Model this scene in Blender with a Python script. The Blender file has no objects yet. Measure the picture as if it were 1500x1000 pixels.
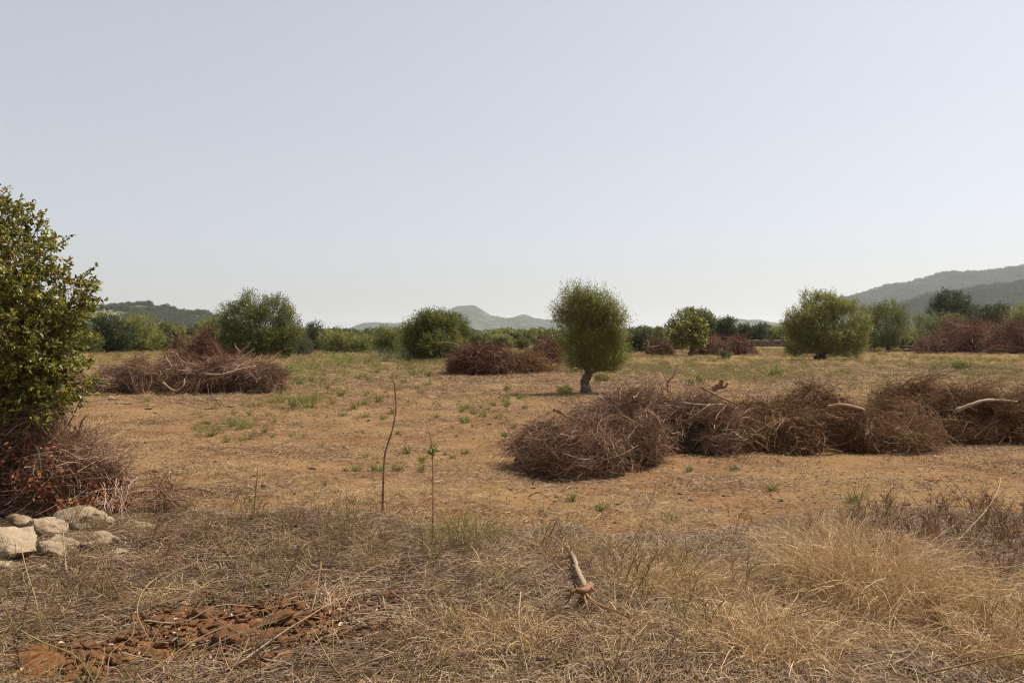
import bpy, bmesh, math, random
import numpy as np
from mathutils import Vector, noise as mnoise

S = bpy.context.scene
COL = S.collection
R = math.radians
rng = np.random.default_rng(11)
random.seed(5)

# ------------------------------------------------------------------ camera, sky, sun, exposure
F, HY, H = 1200.0, 492.0, 1.65          # focal length and horizon row in 1500-wide photo units, eye height
cam = bpy.data.cameras.new('camera'); cam_o = bpy.data.objects.new('camera', cam); COL.objects.link(cam_o)
cam.sensor_width = 36; cam.lens = 36*F/1500; cam.clip_start = .1; cam.clip_end = 40000
cam_o.location = (0, 0, H); cam_o.rotation_euler = (R(90) - math.atan((500-HY)/F), 0, 0)
S.camera = cam_o

SUN_EL, SUN_AZ = 57.0, 58.0
W = bpy.data.worlds.new('World'); S.world = W; W.use_nodes = True
nt = W.node_tree; nt.nodes.clear()
sky = nt.nodes.new('ShaderNodeTexSky'); sky.sky_type = 'NISHITA'; sky.sun_disc = False
sky.sun_elevation = R(SUN_EL); sky.sun_rotation = R(SUN_AZ)
sky.altitude = 50; sky.air_density = 1.0; sky.dust_density = 2.2; sky.ozone_density = 1.0
bg = nt.nodes.new('ShaderNodeBackground'); bg.inputs['Strength'].default_value = 0.102
hs = nt.nodes.new('ShaderNodeHueSaturation'); hs.inputs['Saturation'].default_value = .68
veil = nt.nodes.new('ShaderNodeMix'); veil.data_type = 'RGBA'; veil.inputs['Factor'].default_value = .45; veil.inputs['B'].default_value = (4.5, 4.30, 4.42, 1)   # even milky summer haze over the whole dome
wo = nt.nodes.new('ShaderNodeOutputWorld')
nt.links.new(sky.outputs[0], hs.inputs['Color']); nt.links.new(hs.outputs[0], veil.inputs['A']); nt.links.new(veil.outputs['Result'], bg.inputs[0]); nt.links.new(bg.outputs[0], wo.inputs[0])

sl = bpy.data.lights.new('sun', 'SUN'); sl.energy = 5.0; sl.angle = R(.6); sl.color = (1, .94, .84)
so = bpy.data.objects.new('sun', sl); COL.objects.link(so)
sd = Vector((math.cos(R(SUN_EL))*math.sin(R(SUN_AZ)), math.cos(R(SUN_EL))*math.cos(R(SUN_AZ)), math.sin(R(SUN_EL))))
so.rotation_euler = sd.to_track_quat('Z', 'Y').to_euler(); so.location = (0, 0, 400)

vs = S.view_settings
S.display_settings.display_device = 'sRGB'
vs.view_transform = 'Standard'; vs.look = 'None'; vs.exposure = 0.56; vs.gamma = 1; vs.use_curve_mapping = False
S.render.engine = 'CYCLES'
cy = S.cycles
cy.pixel_filter_type = 'BLACKMAN_HARRIS'; cy.filter_width = 1.15; cy.use_denoising = True; cy.denoiser = 'OPENIMAGEDENOISE'; cy.denoising_input_passes = 'RGB_ALBEDO_NORMAL'; cy.denoising_prefilter = 'NONE'
cy.max_bounces = 5; cy.diffuse_bounces = 3; cy.glossy_bounces = 1; cy.transmission_bounces = 2; cy.volume_bounces = 1
cy.transparent_max_bounces = 4; cy.caustics_reflective = False; cy.caustics_refractive = False

# ------------------------------------------------------------------ helpers
def nrm(v): return v/np.maximum(np.linalg.norm(v, axis=-1, keepdims=True), 1e-9)
def rdir(n): return nrm(rng.normal(size=(n, 3)))
def U(a, b, n=None): return rng.uniform(a, b, n)

def _h(ix, iy, s):
    v = np.sin(ix*127.1 + iy*311.7 + s*74.7)*43758.5453
    return v - np.floor(v)
def vnoise(x, y, s=0):
    ix, iy = np.floor(x), np.floor(y); fx, fy = x-ix, y-iy
    fx, fy = fx*fx*(3-2*fx), fy*fy*(3-2*fy)
    a, b, c, d = _h(ix, iy, s), _h(ix+1, iy, s), _h(ix, iy+1, s), _h(ix+1, iy+1, s)
    return (a*(1-fx)+b*fx)*(1-fy) + (c*(1-fx)+d*fx)*fy
def fbm(x, y, o=4, s=0):
    x, y = np.asarray(x, float), np.asarray(y, float); r, a, t = 0, 1, 0
    for i in range(o):
        r = r + a*vnoise(x*2**i+i*17.3, y*2**i-i*9.1, s+i); t += a; a *= .5
    return r/t
def sm(a, b, x):
    t = np.clip((x-a)/(b-a), 0, 1); return t*t*(3-2*t)

def verge(x, y):        # 1 on the straw-covered roadside verge, 0 on the cleared field
    edge = 6.45 + 1.0*(fbm(x*.8, y*.8, 3, 4)-.5) + .9*sm(-.4, -1.9, x) + .9*sm(1.6, 3.2, x)
    return 1 - sm(-.35, .45, y-edge)
def dugsoil(x, y):      # bare dug red soil in the verge
    e = ((x+1.62)/.92)**2 + ((y-4.5-.35*(x+1.62))/.58)**2
    return sm(1.45, 1.0, e + 1.3*(fbm(x*3, y*3, 3, 8)-.5))
def zf(x, y):
    x, y = np.asarray(x, float), np.asarray(y, float)
    d = np.hypot(x, y)
    z = .10*(fbm(x*.13, y*.13, 3, 1)-.5)*sm(6, 25, d) + .05*(fbm(x*.7, y*.7, 3, 2)-.5)
    z = z + verge(x, y)*(.03*(fbm(x*2.2, y*2.2, 3, 3)-.4)) + .02*verge(x, y)
    near = sm(30, 10, d)
    z = z + near*.022*(fbm(x*5, y*5, 4, 5)-.5)
    z = z + dugsoil(x, y)*(.17*(fbm(x*4.5, y*4.5, 4, 6)-.42))
    return z
def zg(x, y): return float(zf(np.array([x]), np.array([y]))[0])
def G(px, py):          # photo point on the flat ground -> world x, y
    d = H*F/(py-HY); return (px-750)/F*d, d
def at(px, py, d):      # photo point at distance d -> world
    return np.array([(px-750)/F*d, d, H-(py-HY)/F*d])

def tag(o, label=None, cat=None, group=None, kind=None):
    if label: o['label'] = label
    if cat: o['category'] = cat
    if group: o['group'] = group
    if kind: o['kind'] = kind
    return o
def empty(name, loc, label, cat, group=None):
    o = bpy.data.objects.new(name, None); COL.objects.link(o); o.location = tuple(loc); o.empty_display_size = .2
    return tag(o, label, cat, group)
def make_mesh(name, V, faces, mat, tone=None, smooth=False):
    """faces: list of int arrays (n,3) or (n,4)"""
    V = np.asarray(V, np.float32).reshape(-1, 3)
    me = bpy.data.meshes.new(name)
    me.vertices.add(len(V)); me.vertices.foreach_set('co', V.ravel())
    faces = [np.asarray(f, np.int32) for f in faces if len(f)]
    idx = np.concatenate([f.ravel() for f in faces]); cnt = np.concatenate([np.full(len(f), f.shape[1], np.int32) for f in faces])
    st = np.concatenate([[0], np.cumsum(cnt)[:-1]]).astype(np.int32)
    me.loops.add(len(idx)); me.loops.foreach_set('vertex_index', idx)
    me.polygons.add(len(cnt)); me.polygons.foreach_set('loop_start', st)
    if smooth: me.polygons.foreach_set('use_smooth', np.ones(len(cnt), bool))
    if tone is not None:
        for k, v in (tone.items() if isinstance(tone, dict) else [('tone', tone)]):
            a = me.attributes.new(k, 'FLOAT', 'POINT'); a.data.foreach_set('value', np.ascontiguousarray(v, np.float32).ravel())
    me.update(calc_edges=True)
    if mat: me.materials.append(mat)
    return me
def link(name, me, parent=None, local=None):
    o = bpy.data.objects.new(name, me); COL.objects.link(o)
    if parent is not None: o.parent = parent
    if local is not None: o.location = tuple(local)
    return o

class Geo:               # collects ribbons, tubes and leaves as numpy arrays
    def __init__(s): s.V, s.Q, s.T, s.n = [], [], [], 0
    def add(s, V, Q, tone):
        V = V.reshape(-1, 3); s.V.append(V); s.Q.append(Q+s.n); s.T.append(np.broadcast_to(tone, (len(V),)) if np.ndim(tone) == 0 else np.asarray(tone).ravel()); s.n += len(V)
    def ribbon(s, P, Wd, tone, ref=None):
        M, n, _ = P.shape
        T = np.gradient(P, axis=1); ref = rdir(M) if ref is None else ref
        side = nrm(np.cross(T, ref[:, None, :]))*(np.broadcast_to(Wd, (M, n))[..., None]*.5)
        V = np.stack([P-side, P+side], 2)
        b = (np.arange(M)[:, None]*n + np.arange(n-1)[None])*2
        Q = np.stack([b, b+1, b+3, b+2], -1).reshape(-1, 4)
        s.add(V, Q, np.repeat(np.broadcast_to(tone, (M,)), n*2))
    def tube(s, P, Rd, tone, k=5):
        M, n, _ = P.shape
        T = nrm(np.gradient(P, axis=1)); m = nrm(P[:, -1]-P[:, 0])
        ref = np.where(np.abs(m[:, 2:3]) > .8, np.array([[1., 0, 0]]), np.array([[0, 0, 1.]]))
        A = nrm(np.cross(T, ref[:, None, :])); B = np.cross(T, A)
        an = np.arange(k)*2*math.pi/k
        rad = np.broadcast_to(Rd, (M, n))[..., None, None]
        V = P[:, :, None, :] + rad*(A[:, :, None, :]*np.cos(an)[None, None, :, None] + B[:, :, None, :]*np.sin(an)[None, None, :, None])
        b = (np.arange(M)[:, None, None]*n + np.arange(n-1)[None, :, None])*k
        i = np.arange(k)[None, None]; j = (i+1) % k
        Q = np.stack([b+i, b+j, b+k+j, b+k+i], -1).reshape(-1, 4)
        s.add(V, Q, np.repeat(np.broadcast_to(tone, (M,)), n*k))
        if k >= 4:                                     # end caps
            for e, flip in ((0, 1), (n-1, 0)):
                r = (np.arange(M)[:, None]*n+e)*k + np.arange(k)[None]
                c0 = s.n - len(V.reshape(-1, 3))
                a = r[:, :4] if k == 4 else np.concatenate([np.stack([r[:, 0], r[:, 1], r[:, 2], r[:, 3]], -1)] + [np.stack([r[:, 0], r[:, q], r[:, q+1], r[:, q+1]], -1) for q in range(3, k-1)])
                a = a[(a[:, 2] != a[:, 3])] if k == 4 else a
                s.Q.append((a[:, ::-1] if flip else a) + c0)
    def leaf(s, B, D, N, L, Wd, tone):
        M = len(B); L = np.broadcast_to(L, (M,))[:, None]; Wd = np.broadcast_to(Wd, (M,))[:, None]
        Sd = nrm(np.cross(D, N)); N2 = np.cross(Sd, D)
        V = np.stack([B, B+D*L*.45+Sd*Wd*.5+N2*Wd*.12, B+D*L+N2*(-L*.08), B+D*L*.45-Sd*Wd*.5+N2*Wd*.12], 1)
        b = np.arange(M)[:, None]*4
        s.add(V, b+np.array([[0, 1, 2, 3]]), np.repeat(np.broadcast_to(tone, (M,)), 4))
    def leaf2(s, B, D, N, L, Wd, tone):                # folded along the midrib, six outline points
        M = len(B); L = np.broadcast_to(L, (M,))[:, None]; Wd = np.broadcast_to(Wd, (M,))[:, None]
        Sd = nrm(np.cross(D, N)); N2 = np.cross(Sd, D); up = N2*Wd*.22
        V = np.stack([B, B+D*L*.5-N2*L*.03, B+D*L-N2*L*.15, B+D*L*.3+Sd*Wd*.45+up, B+D*L*.68+Sd*Wd*.42+up, B+D*L*.3-Sd*Wd*.45+up, B+D*L*.68-Sd*Wd*.42+up], 1)
        b = np.arange(M)[:, None]*7
        Q = np.concatenate([b+np.array([[0, 3, 4, 1]]), b+np.array([[1, 4, 2, 2]]), b+np.array([[0, 1, 6, 5]]), b+np.array([[1, 2, 2, 6]])])
        s.add(V, Q, np.repeat(np.broadcast_to(tone, (M,)), 7))
    def faces(s):
        Q = np.concatenate(s.Q); d = (Q[:, 2] == Q[:, 3]); d2 = (Q[:, 1] == Q[:, 2])
        f = [Q[~(d | d2)]]
        if d.any(): f.append(Q[d][:, :3])
        if d2.any(): f.append(Q[d2][:, [0, 1, 3]])
        return f
    def mesh(s, name, mat, smooth=False):
        return make_mesh(name, np.concatenate(s.V), s.faces(), mat, np.concatenate(s.T), smooth)
    def build(s, name, mat, parent=None, local=None, smooth=False):
        return link(name, s.mesh(name, mat, smooth), parent, local)

def strands(p, d, L, n=5, droop=0., bend=.1, g=None, start=0.):
    """M curved strands; droop in the direction g, random bends"""
    M = len(p); t = np.linspace(0, 1, n)[None, :, None]; L = np.broadcast_to(L, (M,))[:, None, None]
    g = np.array([[0, 0, -1.]]) if g is None else g
    b1, b2 = rdir(M)[:, None, :], rdir(M)[:, None, :]
    tt = t-start
    P = p[:, None, :] + d[:, None, :]*L*tt + g[:, None, :]*np.broadcast_to(droop, (M,))[:, None, None]*L*tt*tt
    return P + L*bend*(b1*np.sin(t*math.pi) + .5*b2*np.sin(t*2*math.pi))
def smooth_path(pts, n=8):
    pts = [np.asarray(p, float) for p in pts]; pts = [2*pts[0]-pts[1]] + pts + [2*pts[-1]-pts[-2]]; out = []
    for i in range(1, len(pts)-2):
        a, b, c, d = pts[i-1:i+3]
        for k in range(n):
            t = k/n; out.append(.5*(2*b+(c-a)*t+(2*a-5*b+4*c-d)*t*t+(-a+3*b-3*c+d)*t**3))
    out.append(pts[-2]); return np.array(out)

# ------------------------------------------------------------------ materials
def mat(name, stops, rough=.85, trans=0., noise=None, bump=None, spec=.2, objvar=.0, coord='Object'):
    m = bpy.data.materials.new(name); m.use_nodes = True; t = m.node_tree; t.nodes.clear(); N = t.nodes.new; Lk = t.links.new
    out = N('ShaderNodeOutputMaterial'); p = N('ShaderNodeBsdfPrincipled')
    p.inputs['Roughness'].default_value = rough; p.inputs['Specular IOR Level'].default_value = spec
    a = N('ShaderNodeAttribute'); a.attribute_name = 'tone'; val = a.outputs['Fac']
    tc = N('ShaderNodeTexCoord')
    if noise:
        nz = N('ShaderNodeTexNoise'); nz.inputs['Scale'].default_value = noise[0]; nz.inputs['Detail'].default_value = 5
        Lk(tc.outputs[coord], nz.inputs['Vector'])
        mm = N('ShaderNodeMath'); mm.operation = 'MULTIPLY_ADD'; Lk(nz.outputs['Fac'], mm.inputs[0]); mm.inputs[1].default_value = noise[1]
        sb = N('ShaderNodeMath'); sb.operation = 'SUBTRACT'; Lk(val, sb.inputs[0]); sb.inputs[1].default_value = noise[1]*.5
        Lk(sb.outputs[0], mm.inputs[2]); val = mm.outputs[0]
    if objvar:
        oi = N('ShaderNodeObjectInfo'); mm = N('ShaderNodeMath'); mm.operation = 'MULTIPLY_ADD'
        Lk(oi.outputs['Random'], mm.inputs[0]); mm.inputs[1].default_value = objvar
        sb = N('ShaderNodeMath'); sb.operation = 'SUBTRACT'; Lk(val, sb.inputs[0]); sb.inputs[1].default_value = objvar*.5
        Lk(sb.outputs[0], mm.inputs[2]); val = mm.outputs[0]
    cr = N('ShaderNodeValToRGB'); e = cr.color_ramp.elements
    while len(e) < len(stops): e.new(.5)
    for q, (pos, c) in zip(e, stops): q.position = pos; q.color = (*c, 1)
    Lk(val, cr.inputs[0]); Lk(cr.outputs[0], p.inputs['Base Color'])
    if bump:
        nb = N('ShaderNodeTexNoise'); nb.inputs['Scale'].default_value = bump[0]; nb.inputs['Detail'].default_value = 6
        Lk(tc.outputs[coord], nb.inputs['Vector']); bp = N('ShaderNodeBump'); bp.inputs['Strength'].default_value = bump[1]; bp.inputs['Distance'].default_value = bump[2]
        Lk(nb.outputs['Fac'], bp.inputs['Height']); Lk(bp.outputs[0], p.inputs['Normal'])
    if trans:
        tr = N('ShaderNodeBsdfTranslucent'); Lk(cr.outputs[0], tr.inputs['Color']); mx = N('ShaderNodeMixShader'); mx.inputs[0].default_value = trans
        Lk(p.outputs[0], mx.inputs[1]); Lk(tr.outputs[0], mx.inputs[2]); Lk(mx.outputs[0], out.inputs['Surface'])
    else: Lk(p.outputs[0], out.inputs['Surface'])
    return m
M_ = {}
M_['olive'] = mat('olive_leaves', [(0, (0.0788, 0.0936, 0.0237)), (0.45, (0.2067, 0.2184, 0.0553)), (0.8, (0.3544, 0.3414, 0.0916)), (1, (0.5119, 0.4682, 0.1738))], .5, .34, spec=.3)
M_['green'] = mat('green_leaves', [(0, (0.056, 0.0698, 0.0176)), (0.5, (0.1561, 0.1745, 0.0431)), (1, (0.3102, 0.303, 0.0798))], .5, .30, objvar=.25)
M_['dark'] = mat('dark_leaves', [(0, (0.0292, 0.0392, 0.0143)), (0.5, (0.0729, 0.0862, 0.0303)), (1, (0.162, 0.1646, 0.0638))], .5, .22, objvar=.2)
M_['grey'] = mat('greyish_leaves', [(0, (0.052, 0.065, 0.0325)), (0.5, (0.13, 0.1495, 0.0715)), (1, (0.234, 0.247, 0.143))], .6, .2)
M_['fig'] = mat('yellow_green_leaves', [(0, (0.0805, 0.0978, 0.023)), (0.5, (0.2185, 0.2185, 0.0517)), (1, (0.3795, 0.345, 0.1035))], .5, .25)
M_['mastic'] = mat('shrub_leaves', [(0, (0.0615, 0.0753, 0.0129)), (0.45, (0.2023, 0.1963, 0.0306)), (0.8, (0.4222, 0.3376, 0.0648)), (0.92, (0.598, 0.2669, 0.0589)), (1, (0.5629, 0.1178, 0.0354))], .4, .35, spec=.4)
M_['redleaf'] = mat('red_dead_leaves', [(0, (0.1004, 0.0285, 0.0173)), (0.6, (0.2678, 0.0713, 0.0317)), (1, (0.3683, 0.1685, 0.072))], .7, .15)
M_['bark'] = mat('bark', [(0, (.05, .035, .024)), (.5, (.12, .09, .065)), (1, (.24, .20, .16))], .95, noise=(9, .8), bump=(25, .6, .02))
M_['brush'] = mat('dry_brush_twigs', [(0, (0.069, 0.0338, 0.0181)), (0.45, (0.1956, 0.1057, 0.0604)), (0.8, (0.3338, 0.2166, 0.141)), (1, (0.5293, 0.4016, 0.2922))], .9, .08)
M_['redbrush'] = mat('reddish_brush_twigs', [(0, (0.0575, 0.0233, 0.0136)), (0.5, (0.1671, 0.0742, 0.0418)), (0.85, (0.2715, 0.1589, 0.1045)), (1, (0.3968, 0.2967, 0.2194))], .9, .08)
M_['tanbrush'] = mat('ochre_brush_twigs', [(0, (0.0586, 0.0292, 0.014)), (0.45, (0.1803, 0.0959, 0.0433)), (0.8, (0.2976, 0.1802, 0.091)), (1, (0.4148, 0.2761, 0.168))], .9, .08)
M_['core'] = mat('shaded_packed_brush', [(0, (0.033, 0.0185, 0.0112)), (1, (0.0924, 0.0561, 0.033))], 1, noise=(14, 1.2), bump=(30, 1, .05))  # packed twigs, with the deep shade of the hollows put into the brown
M_['palewood'] = mat('pale_dead_wood', [(0, (0.148, 0.098, 0.0594)), (0.5, (0.2664, 0.189, 0.1188)), (1, (0.37, 0.294, 0.2112))], .85, noise=(7, .7), bump=(40, .4, .01))
M_['brownwood'] = mat('brown_dead_wood', [(0, (.09, .05, .028)), (.5, (.22, .13, .07)), (1, (.34, .23, .13))], .9, noise=(8, .8), bump=(45, .4, .01))
M_['rootwood'] = mat('orange_root_wood', [(0, (0.0892, 0.0418, 0.019)), (0.5, (0.204, 0.108, 0.0494)), (1, (0.2805, 0.189, 0.1064))], .9, noise=(12, .9), bump=(50, .4, .008))
M_['straw'] = mat('straw', [(0, (0.0654, 0.0358, 0.0192)), (0.35, (0.1765, 0.1097, 0.0613)), (0.7, (0.2745, 0.1849, 0.1066)), (1, (0.3922, 0.2888, 0.1971))], .75, .15, objvar=.2)
M_['hay'] = mat('dry_grass', [(0, (0.2235, 0.1354, 0.0581)), (0.5, (0.4939, 0.3302, 0.1648)), (1, (0.7292, 0.5415, 0.3199))], .7, .2, objvar=.15)
M_['olivegrass'] = mat('half_dry_grass', [(0, (0.117, 0.0968, 0.028)), (0.5, (0.216, 0.176, 0.06)), (1, (0.324, 0.2552, 0.104))], .75, .2, objvar=.3)
M_['weed'] = mat('green_weed', [(0, (0.0709, 0.0852, 0.0184)), (0.5, (0.1701, 0.1818, 0.041)), (1, (0.3119, 0.2727, 0.077))], .6, .25, objvar=.3)
M_['stem'] = mat('wiry_stems', [(0, (0.1, 0.0522, 0.0255)), (0.4, (0.21, 0.1472, 0.0553)), (0.75, (0.32, 0.2375, 0.0935)), (1, (0.5, 0.38, 0.204))], .8, .1, objvar=.25)
M_['redstem'] = mat('dark_red_stems', [(0, (.085, .034, .02)), (.6, (.19, .085, .045)), (1, (.30, .18, .085))], .85)
M_['litter'] = mat('leaf_litter', [(0, (0.0612, 0.0313, 0.0166)), (0.5, (0.1836, 0.1114, 0.0638)), (0.85, (0.3213, 0.2297, 0.1594)), (1, (0.459, 0.3689, 0.2933))], .8, .1)
M_['clod'] = mat('red_soil_clod', [(0, (0.111, 0.0499, 0.0203)), (1, (0.2873, 0.1457, 0.0594))], 1, noise=(20, 1.1), bump=(90, .8, .01))

def rock_mat(name, cols, pit):
    m = bpy.data.materials.new(name); m.use_nodes = True; t = m.node_tree; N = t.nodes.new; Lk = t.links.new; p = t.nodes['Principled BSDF']
    p.inputs['Roughness'].default_value = .95; p.inputs['Specular IOR Level'].default_value = .15
    tc = N('ShaderNodeTexCoord'); oi = N('ShaderNodeObjectInfo'); ad = N('ShaderNodeVectorMath'); ad.operation = 'ADD'
    mu = N('ShaderNodeVectorMath'); mu.operation = 'SCALE'; mu.inputs[0].default_value = (13, 7, 19); Lk(oi.outputs['Random'], mu.inputs['Scale'])
    Lk(tc.outputs['Object'], ad.inputs[0]); Lk(mu.outputs[0], ad.inputs[1])
    n1 = N('ShaderNodeTexNoise'); n1.inputs['Scale'].default_value = 5; n1.inputs['Detail'].default_value = 8; n1.inputs['Roughness'].default_value = .65; Lk(ad.outputs[0], n1.inputs['Vector'])
    cr = N('ShaderNodeValToRGB'); e = cr.color_ramp.elements
    while len(e) < len(cols): e.new(.5)
    for q, (pos, c) in zip(e, cols): q.position = pos; q.color = (*c, 1)
    Lk(n1.outputs['Fac'], cr.inputs[0])
    n2 = N('ShaderNodeTexNoise'); n2.inputs['Scale'].default_value = 3.2; n2.inputs['Detail'].default_value = 4; Lk(ad.outputs[0], n2.inputs['Vector'])
    c2 = N('ShaderNodeValToRGB'); c2.color_ramp.elements[0].position = .53; c2.color_ramp.elements[1].position = .63; Lk(n2.outputs['Fac'], c2.inputs[0])
    mx = N('ShaderNodeMix'); mx.data_type = 'RGBA'; Lk(c2.outputs[0], mx.inputs['Factor']); Lk(cr.outputs[0], mx.inputs['A']); mx.inputs['B'].default_value = (*pit, 1)
    Lk(mx.outputs['Result'], p.inputs['Base Color'])
    n3 = N('ShaderNodeTexNoise'); n3.inputs['Scale'].default_value = 38; n3.inputs['Detail'].default_value = 8; Lk(ad.outputs[0], n3.inputs['Vector'])
    bp = N('ShaderNodeBump'); bp.inputs['Strength'].default_value = 1.0; bp.inputs['Distance'].default_value = .02; Lk(n3.outputs['Fac'], bp.inputs['Height']); Lk(bp.outputs[0], p.inputs['Normal'])
    return m
M_['lime'] = rock_mat('limestone', [(0.3, (0.1183, 0.0794, 0.0499)), (0.45, (0.2543, 0.1855, 0.1181)), (0.6, (0.3075, 0.2331, 0.1544)), (0.75, (0.3548, 0.2909, 0.2153))], (.17, .115, .07))
M_['ochre'] = rock_mat('ochre_stone', [(.3, (.22, .12, .06)), (.5, (.38, .25, .14)), (.7, (.48, .36, .23))], (.24, .11, .045))

def ground_mat():
    m = bpy.data.materials.new('field_soil'); m.use_nodes = True; t = m.node_tree; N = t.nodes.new; Lk = t.links.new; p = t.nodes['Principled BSDF']
    p.inputs['Roughness'].default_value = 1; p.inputs['Specular IOR Level'].default_value = .05
    g = N('ShaderNodeNewGeometry'); pos = g.outputs['Position']
    def nz(sc, det=6, ro=.6, dist=0.):
        n = N('ShaderNodeTexNoise'); n.inputs['Scale'].default_value = sc; n.inputs['Detail'].default_value = det; n.inputs['Roughness'].default_value = ro; n.inputs['Distortion'].default_value = dist
        Lk(pos, n.inputs['Vector']); return n.outputs['Fac']
    def ramp(v, stops):
        cr = N('ShaderNodeValToRGB'); e = cr.color_ramp.elements
        while len(e) < len(stops): e.new(.5)
        for q, (ps, c) in zip(e, stops): q.position = ps; q.color = (*(c if isinstance(c, tuple) else (c, c, c)), 1)
        Lk(v, cr.inputs[0]); return cr.outputs[0]
    def mix(f, a, b):
        mx = N('ShaderNodeMix'); mx.data_type = 'RGBA'
        for s_, v in (('Factor', f), ('A', a), ('B', b)):
            if isinstance(v, tuple): mx.inputs[s_].default_value = (*v, 1)
            elif isinstance(v, float): mx.inputs[s_].default_value = v
            else: Lk(v, mx.inputs[s_])
        return mx.outputs['Result']
    def attr(n): a = N('ShaderNodeAttribute'); a.attribute_name = n; return a.outputs['Fac']
    soil = ramp(nz(1.1, 9, .7), [(.32, (.100, .049, .021)), (.5, (.178, .096, .042)), (.68, (.25, .150, .072))])
    fleck = ramp(nz(46, 3, .7), [(.56, 0.), (.66, .8)])
    soil = mix(fleck, soil, (.30, .20, .105))
    dk = ramp(nz(30, 4, .7), [(.30, .75), (.42, 0.)])
    soil = mix(dk, soil, (.080, .038, .017))
    patch = ramp(nz(.35, 5, .6, .4), [(.45, 0.), (.62, .75)])
    soil = mix(patch, soil, mix(fleck, (.205, .128, .056), (.32, .225, .12)))
    gp = ramp(nz(.22, 4, .55, .3), [(.50, 0.), (.66, .55)])
    far = attr('grassy')
    dry = ramp(nz(.55, 7, .65), [(.33, (.105, .064, .024)), (.5, (.17, .108, .042)), (.68, (.24, .16, .07))])
    dry = mix(gp, dry, (.085, .080, .024))
    col = mix(far, soil, dry)
    st = ramp(nz(9, 6, .7), [(.3, (.055, .029, .015)), (.5, (.11, .064, .034)), (.7, (.18, .118, .068))])
    col = mix(attr('straw'), col, st)
    red = ramp(nz(14, 6, .7), [(.3, (.085, .035, .014)), (.5, (.175, .080, .031)), (.72, (.27, .145, .062))])
    col = mix(attr('dug'), col, red)
    wd = ramp(nz(.02, 5, .6), [(.35, (.045, .055, .02)), (.6, (.09, .095, .035))])
    col = mix(attr('wood'), col, wd)
    Lk(col, p.inputs['Base Color'])
    bp = N('ShaderNodeBump'); bp.inputs['Strength'].default_value = .8; bp.inputs['Distance'].default_value = .03; Lk(nz(22, 6, .7), bp.inputs['Height']); Lk(bp.outputs[0], p.inputs['Normal'])
    return m

# ------------------------------------------------------------------ ground sheet
def axis(core0, core1, step, lo, hi, g):
    a = list(np.arange(core0, core1+1e-6, step)); s = step
    while a[-1] < hi: s *= g; a.append(a[-1]+s)
    s = step; b = []; x = core0
    while x > lo: s *= g; x -= s; b.append(x)
    return np.array(b[::-1]+a)
def grid_mesh(name, X, Y, Z, m, attrs=None):
    ny, nx = X.shape; i = (np.arange(ny-1)[:, None]*nx+np.arange(nx-1)[None]).ravel()
    return make_mesh(name, np.stack([X, Y, Z], -1), [np.stack([i, i+1, i+1+nx, i+nx], -1)], m, attrs, True)
xs = axis(-4, 4, .055, -9000, 9000, 1.05); ys = axis(2.2, 9.5, .05, -60, 12000, 1.045)
X, Y = np.meshgrid(xs, ys); Z = zf(X, Y)
wd = sm(105, 150, Y+12*(fbm(X*.05, Y*.05, 3, 9)-.5))
gr = sm(19, 46, Y + 14*(fbm(X*.12, Y*.08, 4, 12)-.5) + 6*sm(1, 8, X) + 4*sm(-3, -8, X))*.9
link('ground', grid_mesh('ground', X, Y, Z, ground_mat(), {'straw': verge(X, Y)*(1-.8*dugsoil(X, Y)), 'dug': dugsoil(X, Y), 'grassy': gr, 'wood': wd}))['kind'] = 'structure'

# ------------------------------------------------------------------ hills (built where they stand, 1 to 5 km away)
def hill_mat(name, c0, c1, c2, sc):
    m = bpy.data.materials.new(name); m.use_nodes = True; t = m.node_tree; N = t.nodes.new; Lk = t.links.new; p = t.nodes['Principled BSDF']
    p.inputs['Roughness'].default_value = 1; p.inputs['Specular IOR Level'].default_value = 0
    g = N('ShaderNodeNewGeometry'); n1 = N('ShaderNodeTexNoise'); n1.inputs['Scale'].default_value = sc; n1.inputs['Detail'].default_value = 7; n1.inputs['Roughness'].default_value = .65; Lk(g.outputs['Position'], n1.inputs['Vector'])
    cr = N('ShaderNodeValToRGB'); e = cr.color_ramp.elements; e.new(.5)
    for q, (ps, c) in zip(e, ((.36, c0), (.5, c1), (.66, c2))): q.position = ps; q.color = (*c, 1)
    Lk(n1.outputs['Fac'], cr.inputs[0]); Lk(cr.outputs[0], p.inputs['Base Color'])
    return m
HM = {'scrub': hill_mat('scrub_hillside', (.055, .062, .028), (.11, .105, .05), (.20, .175, .105), .03),
      'wood': hill_mat('wooded_hillside', (.024, .034, .014), (.042, .052, .022), (.075, .082, .04), .03),
      'rock': hill_mat('rocky_mountainside', (.024, .031, .018), (.045, .050, .028), (.11, .105, .075), .014)}
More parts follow.
